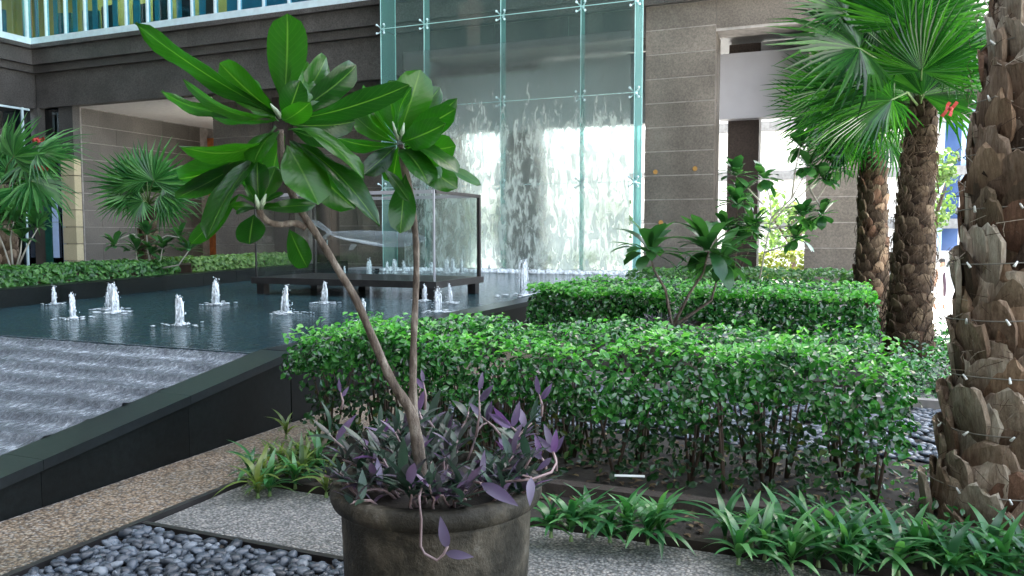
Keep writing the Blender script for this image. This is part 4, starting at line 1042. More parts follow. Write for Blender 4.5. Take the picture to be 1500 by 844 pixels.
def pleaf(bx, by, tx, ty, w, db, dt, nx_=0, ny_=0, arch=.06, fold=.25, twist=0, parent=fr, mt='plumeria', prof='obovate', petiole=True):
    """leaf from its stalk to its tip; (nx_, ny_) turns the face sideways / up from facing the viewer"""
    B_, T_ = P(bx, by, db), P(tx, ty, dt); d = T_ - B_
    nh = (-FWD * .8 + RGT * nx_ + Vector((0, 0, 1)) * (.45 + ny_)).normalized()
    W = w * (db + dt) / 2 / F
    me = leaf_mesh('leaf', d.length, W, M[mt], prof, 12, arch, fold, .06, 3, twist)
    o = obj('leaf', me, parent, world=False)
    place(o, Matrix.Translation(-wpos(parent)) @ frame(B_, d, nh))
    return o
c1, c2 = 2.87, 3.05
LV = [
 # crown one: base, tip, width, depth at base and tip, face turn
 (408, 168, 198, 34, 44, c1, 2.70, .1, -1.3, .05), (412, 172, 322, 92, 50, c1, 2.84, .2, -1.1, .06),
 (415, 158, 421, 20, 62, c1, 2.90, -.1, -.9, -.04), (424, 165, 452, 92, 56, c1 + .02, 3.0, .3, -1.2, .05),
 (402, 172, 268, 116, 44, c1, 2.70, -.1, -1.6, .16), (395, 168, 236, 133, 26, c1 + .05, 3.1, 0, -1.2, .1),
 (402, 178, 298, 155, 30, c1 + .04, 3.05, 0, -1.4, .05), (403, 184, 262, 214, 44, c1, 2.60, -.2, -1.3, .18),
 (410, 192, 372, 240, 46, c1, 2.72, -.3, .7, .10), (404, 200, 262, 262, 52, c1 + .06, 3.1, .1, -1.2, .10),
 (392, 215, 258, 290, 32, c1 + .1, 3.12, 0, -.9, .08), (395, 212, 303, 350, 52, c1 - .02, 2.62, -.5, .3, .06),
 (350, 285, 279, 358, 30, c1 + .1, 3.02, .4, -.6, .04), (420, 212, 466, 300, 66, c1 - .05, 2.66, .15, .35, .05),
 (424, 205, 556, 332, 36, c1 - .02, 2.68, .35, .3, .10), (424, 208, 520, 306, 50, c1 + .04, 2.98, .1, -.8, .06),
 (422, 190, 533, 264, 38, c1, 2.68, .3, .5, .14), (428, 175, 600, 124, 38, c1, 2.80, .0, -1.2, .07),
 (424, 170, 478, 84, 50, c1 + .06, 3.08, .1, -1.3, .05), (426, 168, 522, 96, 48, c1 + .08, 3.12, .2, -1.3, .05),
 (425, 182, 520, 178, 34, c1 + .02, 3.0, 0, -.9, .1), (424, 188, 500, 205, 34, c1 + .05, 3.1, 0, -1.1, .08),
 (418, 180, 440, 118, 40, c1 - .05, 2.76, .1, -.8, .12), (408, 178, 372, 128, 40, c1 + .08, 3.14, -.2, -.6, .1),
 (416, 196, 400, 262, 40, c1 + .05, 3.02, -.2, -.5, .08), (418, 200, 360, 275, 44, c1 + .1, 3.18, -.2, -.8, .06),
 (414, 176, 455, 150, 36, c1 - .06, 2.70, .2, -.8, .14),
 # crown two
 (582, 205, 616, 102, 58, c2, 3.0, .1, -1.0, .05), (586, 205, 645, 128, 32, c2, 3.12, .3, -.2, .06), (588, 208, 670, 144, 28, c2, 2.98, .2, -.9, .08),
 (590, 210, 668, 160, 40, c2, 2.9, .1, -.4, .08), (592, 212, 668, 214, 48, c2, 2.96, .1, -1.1, .12), (592, 215, 664, 236, 40, c2 + .04, 3.2, .1, -1.2, .1),
 (586, 218, 628, 272, 52, c2 - .02, 2.80, .2, .7, .08), (592, 216, 670, 254, 40, c2 - .02, 2.84, .3, .9, .1), (592, 218, 670, 276, 38, c2 + .05, 3.1, .2, -.8, .08),
 (640, 238, 705, 271, 17, c2 + .1, 3.2, .1, -.3, .06), (560, 244, 600, 296, 18, c2 - .1, 2.9, .3, -.1, .05), (594, 255, 586, 342, 40, c2 - .02, 2.96, .1, -.7, .03),
 (582, 212, 494, 202, 36, c2 - .02, 2.86, -.1, -1.3, .08), (580, 214, 532, 256, 32, c2, 2.95, -.2, -.9, .06), (580, 205, 532, 128, 40, c2 + .04, 3.2, -.2, -1.1, .08),
 (584, 204, 570, 118, 44, c2 + .06, 3.22, 0, -1.2, .06), (578, 208, 512, 158, 36, c2 + .02, 3.14, -.2, -1.2, .1), (588, 207, 652, 182, 40, c2 - .05, 2.8, .2, -.6, .12),
 (584, 214, 575, 268, 34, c2 + .04, 3.16, 0, -.6, .06), (586, 200, 604, 128, 40, c2 - .06, 2.86, .1, .4, .12), (590, 220, 646, 262, 34, c2, 3.04, .2, .2, .08),
 # little crown on the branch and leaves hanging below
 (378, 302, 349, 286, 13, 2.76, 2.70, 0, .2, .08), (378, 302, 360, 270, 13, 2.76, 2.72, 0, .1, .06), (380, 300, 377, 238, 36, 2.76, 2.78, 0, -.4, .05),
 (382, 300, 404, 244, 34, 2.77, 2.84, .2, -.5, .05), (380, 304, 416, 284, 14, 2.76, 2.70, .2, .3, .08), (380, 306, 412, 304, 13, 2.76, 2.72, .1, .3, .1),
 (377, 306, 346, 314, 14, 2.76, 2.70, -.1, .2, .1), (380, 306, 462, 300, 22, 2.77, 2.84, .0, -.4, .06), (376, 306, 340, 302, 14, 2.76, 2.74, -.1, -.2, .1),
 (372, 314, 365, 358, 50, 2.76, 2.72, 0, -.6, .04), (424, 336, 450, 392, 38, 2.9, 2.84, 0, -.5, .04)]
for l in LV:
    bx, by, tx, ty, w, db, dt, a, e, ar = l
    pleaf(bx, by, tx, ty, w, db, dt, a, e, ar, ru(.1, .55), ru(-.5, .5))
bm_ = mat_plain('pale green bud', (.30, .38, .26), .4)
for (x, y, d, tx, ty) in ((414, 170, c1, 422, 128), (412, 172, c1, 396, 152), (584, 205, c2, 575, 178), (587, 204, c2, 592, 180), (379, 305, 2.76, 374, 285), (382, 304, 2.76, 390, 284)):
    b = MB(); b.tube([P(x, y, d - .03), P((x + tx) / 2, (y + ty) / 2, d - .05), P(tx, ty, d - .05)], [.010, .008, .002], 6); b.build('leaf_bud', bm_, fr, True)


# purple heart plants filling the pot
pl_v = [leaf_mesh('leaf', 1, ru(.24, .32), M['purple'], 'lance', 6, ru(-.02, .1), .45, .01, 1, droop=ru(-.05, .25)) for _ in range(8)]
vi_v = [leaf_mesh('leaf', 1, ru(.25, .32), M['violet'], 'lance', 6, .06, .5, .01, 1) for _ in range(3)]
def sprig(base, dirv, ln, nl, label, ll=.10, mats=pl_v, grp='purple trailing plants in the big pot', name='purple_plant', stemm='sprig', curve=.3):
    t = thing(name, label, 'plant', base, grp)
    d = Vector(dirv).normalized(); pts = []; base = Vector(base)
    for i in range(6):
        s = i / 5; pts.append(base + d * ln * s + Vector((0, 0, -curve * ln * s * s)) + Vector((ru(-1, 1), ru(-1, 1), 0)) * .008)
    MB().tube(pts, [.006, .0055, .005, .005, .0045, .003], 5).build('stem', M[stemm], t, True)
    for k in range(nl):
        s = .15 + .85 * (k + 1) / nl; i = min(4, int(s * 5)); f = s * 5 - i; p = pts[i].lerp(pts[i + 1], min(f, 1))
        a = k * 2.6 + ru(-.5, .5); side = Vector((math.cos(a), math.sin(a), 0))
        yd = (d * (.6 if k < nl - 2 else 1.3) + side * .9 + Vector((0, 0, ru(-.1, .5))))
        o = obj('leaf', random.choice(mats), t, world=False)
        place(o, Matrix.Translation(-wpos(t)) @ frame(p, yd, Vector((0, 0, 1)) + side * .3) @ Matrix.Scale(ll * ru(.75, 1.25), 4))
    return t
for k in range(64):
    a = ru(0, 6.283); r = .33 * math.sqrt(ru(.02, 1.0)); x, y = pc.x + r * math.cos(a), pc.y + r * math.sin(a)
    far = (Vector((x, y, 0)) - Vector((pc.x, pc.y, 0))).dot(FWD) / .33
    sprig((x, y, RIM - .03), (math.cos(a) * .6 + ru(-.3, .3), math.sin(a) * .6 + ru(-.3, .3), ru(.5, 1.0) + .5 * max(far, 0)), ru(.12, .24) + .11 * max(0, far), 9 if k % 2 else 8,
          'purple and grey green trailing plant sprouting from the soil of the big pot', ru(.085, .125), curve=ru(.05, .5))
# individual violet shoots
def vshoot(bx, by, tx, ty, d, lab, n=2, ll=.085):
    b0, t0 = P(bx, by, d), P(tx, ty, d); t = thing('purple_plant', lab, 'plant', b0, 'violet shoots rising from the big pot')
    m_ = (b0 + t0) / 2 + RGT * .008
    MB().tube([b0, m_, t0], [.006, .005, .003], 5).build('stem', M['sprig'], t, True)
    for k in range(n):
        dd = ((t0 - b0).normalized() + RGT * (ru(-.3, .3) if k == 0 else random.choice((-1, 1)) * .9) + Vector((0, 0, .2)))
        o = obj('leaf', random.choice(vi_v), t, world=False)
        place(o, Matrix.Translation(-wpos(t)) @ frame(t0 if k == 0 else m_.lerp(t0, .5), dd, -FWD + RGT * ru(-.5, .5)) @ Matrix.Scale(ll * ru(.85, 1.15), 4))
vshoot(697, 640, 702, 572, 3.15, 'tall violet shoot in the middle of the pot, one upright leaf at its tip', 3)
vshoot(793, 610, 790, 578, 3.2, 'highest violet shoot at the right of the pot with a curled pale leaf', 3)
vshoot(760, 640, 745, 622, 3.1, 'violet shoot with broad upright leaves right of the pot centre', 4, .1)
vshoot(735, 640, 705, 610, 3.15, 'slanting violet shoot left of the broad upright one', 3)
vshoot(815, 690, 808, 655, 3.0, 'vivid purple shoot leaning over the right rim', 3, .09)
vshoot(800, 690, 792, 668, 2.95, 'vivid purple leaf pair low over the right rim', 2, .09)
vshoot(622, 600, 620, 560, 3.2, 'small mauve shoot behind the upright stem', 2, .06)
vshoot(500, 600, 499, 575, 3.2, 'small round mauve shoot left of the leaning stem', 2, .06)
# hanging shoot over the front of the pot
t = thing('purple_plant', 'violet shoot hanging down the front of the big pot with two leaves at its end', 'plant', P(618, 715, 2.6))
ps = [P(618, 712, 2.62), P(614, 730, 2.565), P(617, 760, 2.56), P(616, 800, 2.56), P(622, 811, 2.555), P(640, 821, 2.55), P(650, 812, 2.55), P(656, 800, 2.55)]
MB().tube(ps, .0045, 6).build('stem', M['sprig'], t, True)
for (bx, by, tx, ty) in ((655, 803, 645, 756), (652, 810, 694, 816)):
    d = P(tx, ty, 2.53) - P(bx, by, 2.55); o = obj('leaf', vi_v[0], t, world=False)
    place(o, Matrix.Translation(-wpos(t)) @ frame(P(bx, by, 2.55), d, -FWD + Vector((0, 0, .4))) @ Matrix.Scale(d.length, 4))
for lab, q in (('mauve leaf hanging over the front rim right of the centre', (705, 708, 760, 742)), ('blue grey leaf hanging down at the right of the rim', (778, 700, 776, 742))):
    t = thing('purple_plant', lab, 'plant', P(q[0], q[1], 2.62)); d = P(q[2], q[3], 2.58) - P(q[0], q[1], 2.66)
    MB().tube([P(q[0] - 12, q[1] - 3, 2.7), P(q[0], q[1], 2.66)], .005, 5).build('stem', M['sprig'], t)
    o = obj('leaf', vi_v[1], t, world=False); place(o, Matrix.Translation(-wpos(t)) @ frame(P(q[0], q[1], 2.66), d, -FWD + Vector((0, 0, .6))) @ Matrix.Scale(d.length, 4))
# trailing stem out to the right of the pot
t = thing('purple_plant', 'bare looping stem with purple tip trailing over the right rim', 'plant', P(740, 705, 2.75))
MB().tube([P(740, 706, 2.72), P(780, 702, 2.72), P(808, 692, 2.74), P(815, 678, 2.78), P(810, 662, 2.8)], .005, 6).build('stem', M['sprig'], t, True)
for a in ((810, 664, 815, 628), (808, 670, 785, 690)):
    d = P(a[2], a[3], 2.8) - P(a[0], a[1], 2.8); o = obj('leaf', vi_v[2], t, world=False); place(o, Matrix.Translation(-wpos(t)) @ frame(P(a[0], a[1], 2.8), d, -FWD) @ Matrix.Scale(d.length, 4))

# ================================================================== STRAP-LEAVED BORDER PLANTS
st_v = [leaf_mesh('leaf', 1, ru(.13, .19), M['spider'], 'strap', 7, ru(.08, .2), .3, .01, 1, droop=ru(.1, .55)) for _ in range(8)]
ol_v = [leaf_mesh('leaf', 1, ru(.11, .16), M['olive'], 'strap', 7, ru(.08, .2), .3, .01, 1, droop=ru(.1, .5)) for _ in range(6)]
def strap_plant(p, size, n, mats, label, grp):
    t = thing('strap_leaf_plant', label, 'plant', p, grp)
    b = MB(); b.tube([Vector(p), Vector(p) + Vector((0, 0, .03))], [.012, .007], 6); b.build('stem', M['petiole'], t)
    for k in range(n):
        a = k * 2.4 + ru(-.3, .3); el = ru(.12, 1.15) if k < n * .8 else ru(.9, 1.4)
        yd = Vector((math.cos(a) * math.cos(el), math.sin(a) * math.cos(el), math.sin(el)))
        o = obj('leaf', random.choice(mats), t, world=False)
        place(o, Matrix.Translation((0, 0, .02 + .05 * rnd() * size / .2)) @ frame((0, 0, 0), yd, (0, 0, 1)) @ Matrix.Scale(size * ru(.7, 1.2), 4))
ORD = 'first second third fourth fifth sixth seventh eighth ninth tenth eleventh twelfth'.split()
for k, px in enumerate((806, 836, 862, 892, 915, 945, 968)):
    g = G(px + ru(-6, 6), 796 + (px - 800) * .04 - ru(0, 12), .05)
    strap_plant(g, .22, 19, st_v, 'green strap-leaved plant just right of the big pot, %s of seven counted from the pot' % ORD[k], 'strap-leaved plants right of the pot')
for k in range(24):
    px = 1062 + k * 19.5; py = 814 + (px - 1060) * .07 + (k % 2) * 22 - 16 + ru(-8, 8)
    g = G(px, py, .05)
    strap_plant(g, .215, 17, st_v, 'blue green strap-leaved plant below the massive palm, %s from the left in the %s row' % (ORD[k // 2], 'nearer' if k % 2 else 'farther'), 'strap-leaved plants below the palm')
for k in range(11):
    g = G(366 + k * 11 + ru(-4, 4), ru(690, 738), .02)
    strap_plant(g, .21, 15, ol_v if k % 3 else st_v, '%s strap-leaved plant left of the big pot, %s from the left of its tuft' % ('olive' if k % 3 else 'green', ORD[k]), 'strap-leaved plants left of the pot')
for k in range(5):
    g = G(398 + k * 18 + ru(-5, 5), ru(640, 690), .03)
    strap_plant(g, .19, 10, ol_v, 'yellowish strap-leaved plant at the hedge end by the path, %s from the path' % ORD[k], 'strap-leaved plants at the hedge end')
pts = [(Vector((ru(1.0, 3.2), ru(5.8, 7.1), .06 + .25 * rnd() ** 2)), Vector((0, -.5, 1))) for _ in range(1300)]
tag(scatter_leaves(pts, .07).build('ground_cover', M['hedge']), 'low green ground cover between the pebbles and the massive palm', 'ground cover', kind='stuff')
pts = [(Vector((ru(-.2, 3.2), ru(3.9, 5.5), .05 + .12 * rnd() ** 2)), Vector((0, -.5, 1))) for _ in range(1100)]
tag(scatter_leaves(pts, .05).build('ground_cover', M['hedge']), 'low leafy undergrowth in the dark bed round the foot of the big palm', 'ground cover', kind='stuff')

pts = [(Vector((ru(.55, 1.3), ru(7.7, 11.5), .03 + .38 * rnd() ** 1.3)), Vector((0, -.5, 1))) for _ in range(1800)]
tag(scatter_leaves(pts, .07).build('ground_cover', M['hedge']), 'leafy ground cover round the feet of the two leaning palms', 'ground cover', kind='stuff')

# ================================================================== PALMS
def boot_mesh(w, h, mt):
    """old leaf base: a flat tapering strap hugging the trunk, torn off at a ragged slanting end"""
    b = MB(); sl = ru(-.2, .2)
    prof = [(-.25, .50, .0, .006), (.15, .54, .02, .016), (.5, .48, .05, .022), (.8, .36, .08, .022), (1.0, .22, .11, .014)]
    vs = []
    for t, hw, zo, th in prof:
        for k, (x, inner) in enumerate([(q, 0) for q in (-1, -.5, 0, .5, 1)] + [(q, 1) for q in (1, .5, 0, -.5, -1)]):
            z = t * h + (sl * x * hw * w * max(t, 0) ** 2) * 1.6
            if t > .9: z += ru(-.10, .07) * h
            y = -(zo * h) - (1 - x * x) * .07 * w
            if inner: y += th
            vs.append((x * hw * w + sl * .25 * w * t * t, y, z))
    k = 10
    fs = [(i * k + j, i * k + (j + 1) % k, (i + 1) * k + (j + 1) % k, (i + 1) * k + j) for i in range(4) for j in range(k)] + [tuple(range(40, 50))]
    sd = ru(0, 60)
    vs = [tuple(Vector(v) + Vector((noise.noise((v[0] * 16 + sd, v[2] * 9, 1)), noise.noise((v[0] * 22 + sd, v[2] * 7, 5)) * .8, noise.noise((v[0] * 14 + sd, v[2] * 9, 9)))) * .007 * (w / .2)) for v in vs]
    b.add(vs, fs); return b.mesh('leaf_base', mt)
def palm_trunk(t, path, rads, ring, per, bw, bh, mats, limit=300, side=1.0):
    """trunk along path (list of world points) with spiral leaf bases, each an object"""
    P_ = [Vector(p) for p in path]
    MB().tube(P_, [r * .93 for r in rads], 20).build('trunk', M['trunk'], t, True)
    tot = sum((b - a).length for a, b in zip(P_, P_[1:])); s = 0.02; cnt = 0; ringi = 0
    bm = [boot_mesh(bw * ru(.8, 1.2), bh * ru(.8, 1.3), mats[q % len(mats)]) for q in range(18)]
    while s < tot:
        q = s; i = 0
        while i < len(P_) - 2 and q > (P_[i + 1] - P_[i]).length: q -= (P_[i + 1] - P_[i]).length; i += 1
        f = q / (P_[i + 1] - P_[i]).length; c = P_[i].lerp(P_[i + 1], f); r = rads[i] * (1 - f) + rads[i + 1] * f
        ax = (P_[i + 1] - P_[i]).normalized()
        for k in range(per):
            a = 2 * math.pi * (k + .5 * (ringi % 2) + .12 * ringi) / per + ru(-.08, .08)
            out = Vector((math.cos(a), math.sin(a), 0))
            if out.dot((CAM - c).normalized()) < -.35: continue
            p = c + out * r * .93 + ax * ru(-.02, .02)
            if not seen(p, 90): continue
            if cnt >= limit: return
            o = obj('leaf_base', random.choice(bm), t, world=False); cnt += 1
            z = ax; y = -out; x = y.cross(z).normalized(); y = z.cross(x)
            m = Matrix((x, y, z)).transposed().to_4x4(); m.translation = p
            place(o, Matrix.Translation(-wpos(t)) @ m @ Euler((ru(-.15, .2), ru(-.2, .2) + .35 * side, 0)).to_matrix().to_4x4() @ Matrix.Scale(ru(.85, 1.2), 4))
        s += ring; ringi += 1

def fan_mesh(R, mt, nseg=26, span=4.0, split=.5, droop=.18, name='fan_leaf', cup=.15):
    """fan palm blade: hub at the origin, fan opening towards +Y, normal +Z"""
    b = MB(); da = span / nseg
    for i in range(nseg):
        a = -span / 2 + (i + .5) * da; rr = R * (1 - .22 * (abs(a) / (span / 2)) ** 2) * ru(.9, 1.08)
        u = Vector((math.sin(a), math.cos(a), 0)); s = Vector((math.cos(a), -math.sin(a), 0)); wob = ru(-.03, .03)
        pts = []
        for k, t in enumerate((.02, .25, split, .75, 1.0)):
            hw = math.tan(da / 2) * rr * t * 1.02 if t <= split else math.tan(da / 2) * rr * split * (1 - ((t - split) / (1 - split)) ** 1.3) * 1.0 + .0008
            z = cup * R * t * abs(a) / 2 * .5 - droop * R * t ** 3 * ru(.7, 1.4) + wob * R * t * t
            c = u * rr * t + Vector((0, 0, z))
            pts.append((c - s * hw + Vector((0, 0, .5 * hw)), c - Vector((0, 0, .5 * hw)), c + s * hw + Vector((0, 0, .5 * hw))))
        vs = [v for q in pts for v in q]
        fs = [(k * 3 + j, k * 3 + j + 1, k * 3 + 4 + j, k * 3 + 3 + j) for k in range(4) for j in range(2)]
        b.add(vs, fs)
    return b.mesh(name, mt)
def frond(t, hub, tip, nh, me, crown=None, R=1.0, pr=.011):
    o = obj('fan_leaf', me, t, world=False)
    hub, tip = Vector(hub), Vector(tip)
    place(o, Matrix.Translation(-wpos(t)) @ frame(hub, tip - hub, nh) @ Matrix.Scale(R, 4))
    if crown is not None:
        c = Vector(crown); mid = (c + hub) / 2 + Vector((0, 0, .12 * (hub - c).length))
        b = MB(); b.tube([c, mid, hub, hub + (tip - hub) * .06], [pr * 1.5, pr, pr * .7, pr * .5], 5); b.build('leaf_stalk', M['petiole'], t, True)
fanm = [fan_mesh(1, M['palm'], 36, ru(3.4, 4.4), ru(.42, .55), ru(.1, .4)) for _ in range(5)]
fanf = [fan_mesh(1, M['palm_far'], 22, ru(3.4, 4.4), ru(.35, .5), ru(.15, .4)) for _ in range(4)]

# big trunk at the right edge
bt = thing('date_palm', 'massive palm trunk at the right edge covered in overlapping grey brown leaf bases', 'palm tree', P(1497, 752, 4.05))
palm_trunk(bt, [P(1490, 775, 4.05), P(1490, 740, 4.05), P(1496, 640, 4.05), P(1502, 450, 4.03), P(1524, 250, 4.0), P(1562, 0, 3.98), P(1575, -160, 3.98)],
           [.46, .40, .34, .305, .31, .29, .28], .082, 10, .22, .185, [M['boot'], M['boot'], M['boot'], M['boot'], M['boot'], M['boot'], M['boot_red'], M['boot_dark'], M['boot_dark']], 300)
b = MB(); b2 = MB()
for k in range(900):
    py = ru(-40, 745); a = ru(0, 6.28); c = P(1500 + max(0, 450 - py) * .135, py, 4.02); r = .32 + ru(-.02, .075) + max(0, py - 620) * .0006
    o_ = Vector((math.cos(a), math.sin(a), 0))
    if o_.dot(CAM - c) < 0: continue
    p = c + o_ * r; sd = Vector((-o_.y, o_.x, 0)); q = p + sd * ru(-.12, .12) + Vector((0, 0, ru(-.08, .05)))
    (b if k % 3 == 0 else b2).tube([p, (p + q) / 2 + o_ * ru(0, .03), q], .0018, 3)
o = b.build('fibre', M['boot'], bt); o['kind'] = 'stuff'
o = b2.build('fibre', M['trunk'], bt); o['kind'] = 'stuff'
# string of little lamps wound round it
sg = thing('string_lights', 'thin pale cable with tiny white lamps wound round the massive palm trunk', 'string lights', P(1497, 730, 3.7))
pts = []; bulbs = []
for k in range(420):
    f = k / 419; py = 735 - 760 * f; c = P(1500 + max(0, 450 - py) * .135, py, 4.02); r = .352 if py < 620 else .375 + (py - 620) * .0006
    a = f * 2 * math.pi * 9.5 + 1; p = c + Vector((math.cos(a), math.sin(a), 0)) * (r + .012 * math.sin(k * .9)); p.z += .04 * math.sin(a)
    pts.append(p)
    if k % 4 == 0: bulbs.append(p + Vector((math.cos(a), math.sin(a), -.3)) * .018)
MB().tube(pts, .0032, 5).build('cable', M['wire'], sg, True)
b = MB(); b.tube([(0, 0, .02), (0, 0, -.012)], [.004, .007], 6); lm = b.mesh('lamp', M['white_pl'], True)
for p in bulbs:
    if (Vector((p.x, p.y, 0)) - Vector((bt.location.x, bt.location.y, 0))).dot(FWD) < .1 and seen(p): obj('lamp', lm, sg, loc=p, rot=(ru(-.8, .8), ru(-.8, .8), 0))

# two leaning palms in the middle right
pb = thing('fan_palm', 'fan palm with the thicker brown trunk, next to the massive trunk', 'palm tree', P(1333, 535, 8.7))
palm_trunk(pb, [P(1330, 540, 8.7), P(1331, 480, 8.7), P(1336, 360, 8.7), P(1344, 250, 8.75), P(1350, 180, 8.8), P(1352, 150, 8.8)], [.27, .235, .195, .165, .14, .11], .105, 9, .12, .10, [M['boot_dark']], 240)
def hairy(t, x0, x1, ya, yb, d, ra, rb, n, m_):
    b = MB()
    for k in range(n):
        f = rnd(); a = ru(0, 6.28); c = P(x0 + (x1 - x0) * f, ya + (yb - ya) * f, d); r = ra + (rb - ra) * f; o_ = Vector((math.cos(a), math.sin(a), 0))
        if o_.dot(CAM - c) < 0: continue
        p = c + o_ * r * ru(.95, 1.12); q = p + Vector((-o_.y, o_.x, 0)) * ru(-.09, .09) + Vector((0, 0, ru(-.14, .02))) + o_ * ru(-.01, .03)
        b.tube([p, (p + q) / 2 + o_ * .012, q], ru(.0025, .005), 3)
    o = b.build('fibre', m_, t); o['kind'] = 'stuff'
hairy(pb, 1330, 1348, 525, 185, 8.7, .27, .15, 1500, M['boot_dark'])
cr = P(1348, 160, 8.8); D = 8.7
FB = [(1333, 37, 1348, -90, 8.5, 1.0, -.4), (1259, 71, 1132, 52, 8.5, .96, .2), (1307, 146, 1215, 190, 8.0, .82, .7), (1352, 140, 1440, 40, 8.4, .95, .2),
      (1290, 110, 1180, 150, 8.9, .95, -.3), (1310, 60, 1230, -40, 9.2, .95, -.3), (1375, 70, 1450, -30, 9.2, .9, -.3), (1285, 30, 1185, -20, 9.0, .9, .1),
      (1365, 20, 1400, -80, 8.6, .9, .3), (1300, 120, 1200, 100, 9.3, .9, .3), (1330, 90, 1300, 10, 9.4, .9, -.3), (1385, 120, 1450, 130, 9.0, .85, .3),
      (1272, 150, 1170, 205, 9.1, .8, -.2), (1320, 150, 1330, 240, 9.2, .62, .3), (1350, 105, 1375, 20, 8.3, .8, .8), (1240, 20, 1150, -30, 8.9, .8, .2), (1395, 75, 1470, 60, 8.6, .8, .2)]
for (hx, hy, tx, ty, d, R, ny_) in FB:
    h, tp = P(hx, hy, d), P(tx, ty, d + ru(-.3, .3)); frond(pb, h, tp, -FWD * .8 + Vector((0, 0, .4 + ny_)) + RGT * ru(-.3, .3), random.choice(fanm), cr, R)
pa = thing('fan_palm', 'fan palm with the slimmer brown trunk in front of the granite pier', 'palm tree', P(1278, 478, 11.6))
palm_trunk(pa, [P(1277, 480, 11.6), P(1277, 430, 11.6), P(1278, 330, 11.6), P(1279, 240, 11.6), P(1277, 200, 11.6)], [.26, .25, .20, .17, .12], .12, 8, .14, .13, [M['boot_dark'], M['boot_red'], M['boot_dark']], 140)
hairy(pa, 1277, 1279, 475, 215, 11.6, .25, .15, 1300, M['boot_dark'])
cra = P(1277, 205, 11.6)
for (hx, hy, tx, ty, R, ny_) in [(1225, 175, 1150, 190, .85, .2), (1240, 140, 1160, 95, .9, .1), (1275, 130, 1270, 50, .9, -.2), (1310, 150, 1370, 110, .9, .2), (1235, 205, 1165, 245, .75, .3), (1300, 205, 1350, 260, .7, .3),
                                 (1215, 130, 1140, 130, .85, -.2), (1260, 200, 1225, 262, .7, .2), (1200, 165, 1135, 120, .8, .0), (1300, 110, 1330, 40, .9, .1)]:
    d = 11.4 + ru(-.5, .6); frond(pa, P(hx, hy, d), P(tx, ty, d + ru(-.3, .3)), -FWD * .8 + Vector((0, 0, .5 + ny_)) + RGT * ru(-.4, .4), random.choice(fanm), cra, R)

# left palms
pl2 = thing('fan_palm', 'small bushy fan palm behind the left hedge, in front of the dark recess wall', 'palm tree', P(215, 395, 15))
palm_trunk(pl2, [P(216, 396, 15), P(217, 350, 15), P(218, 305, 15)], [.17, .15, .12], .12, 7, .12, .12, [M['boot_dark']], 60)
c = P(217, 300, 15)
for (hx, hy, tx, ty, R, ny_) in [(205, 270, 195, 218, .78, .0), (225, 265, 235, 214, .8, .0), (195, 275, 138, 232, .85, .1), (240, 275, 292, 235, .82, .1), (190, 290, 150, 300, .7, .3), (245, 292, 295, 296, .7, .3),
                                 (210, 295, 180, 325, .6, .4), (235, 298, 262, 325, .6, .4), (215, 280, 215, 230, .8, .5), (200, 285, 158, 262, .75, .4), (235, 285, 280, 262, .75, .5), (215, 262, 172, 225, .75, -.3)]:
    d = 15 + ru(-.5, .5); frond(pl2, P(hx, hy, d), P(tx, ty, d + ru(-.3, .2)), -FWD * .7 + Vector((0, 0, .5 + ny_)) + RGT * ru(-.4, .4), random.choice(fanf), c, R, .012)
pl1 = thing('fan_palm', 'fan palm cut by the left edge of the view, with drooping fronds', 'palm tree', P(8, 405, 12.6))
palm_trunk(pl1, [P(8, 410, 12.6), P(6, 350, 12.6), P(4, 285, 12.6)], [.22, .18, .13], .12, 8, .14, .13, [M['boot_dark'], M['boot']], 90)
c = P(4, 270, 12.6)
for (hx, hy, tx, ty, R, ny_) in [(55, 225, 118, 205, .8, .1), (40, 240, 95, 240, .75, .4), (45, 265, 100, 290, .75, .5), (20, 230, 30, 175, .7, -.2), (-5, 240, -40, 200, .8, 0), (30, 275, 70, 330, .7, .5), (5, 280, 20, 335, .7, .5),
                                 (-10, 270, -50, 300, .8, .3), (25, 250, 60, 200, .75, .4), (65, 235, 125, 225, .6, .3), (15, 255, -15, 215, .7, .3)]:
    d = 12.4 + ru(-.4, .5); frond(pl1, P(hx, hy, d), P(tx, ty, d + ru(-.3, .3)), -FWD * .7 + Vector((0, 0, .5 + ny_)) + RGT * ru(-.4, .4), random.choice(fanf), c, R, .012)

# red ribbons among the fronds
def ribbon(px, py, d, lab, w=.05, l=.18, slant=.5):
    p = P(px, py, d); t = thing('red_ribbon', lab, 'ribbon', p, 'red ribbons among the palm fronds')
    for k in (-1, 1):
        b = MB(); o_ = RGT * (k * w * .9); dv = (Vector((0, 0, 1)) + RGT * slant).normalized(); sd = dv.cross(FWD).normalized()
        vs = []
        for i in range(6):
            s = i / 5 - .5; c_ = p + o_ + dv * l * s - FWD * .02 * math.sin(i * 1.4 + k)
            vs += [c_ - sd * w / 2, c_ + sd * w / 2, c_ + sd * w / 2 + FWD * .006, c_ - sd * w / 2 + FWD * .006]
        fs = [(i * 4 + j, i * 4 + (j + 1) % 4, i * 4 + 4 + (j + 1) % 4, i * 4 + 4 + j) for i in range(5) for j in range(4)] + [(3, 2, 1, 0), (20, 21, 22, 23)]
        b.add(vs, fs); b.build('ribbon_tail', M['red'], t)
    b = MB(); b.blob(p - FWD * .02, (.022, .02, .02), 8, 5, .1); b.build('knot', M['red'], t, True)
ribbon(1391, 160, 7.8, 'red ribbon pair hanging below the fronds beside the massive trunk', .032, .15, .5)
ribbon(56, 205, 12.0, 'red ribbon at the top of the left palm fronds', .05, .12, 2.5)
ribbon(60, 246, 12.0, 'red ribbon lower among the left palm fronds', .045, .15, -3)

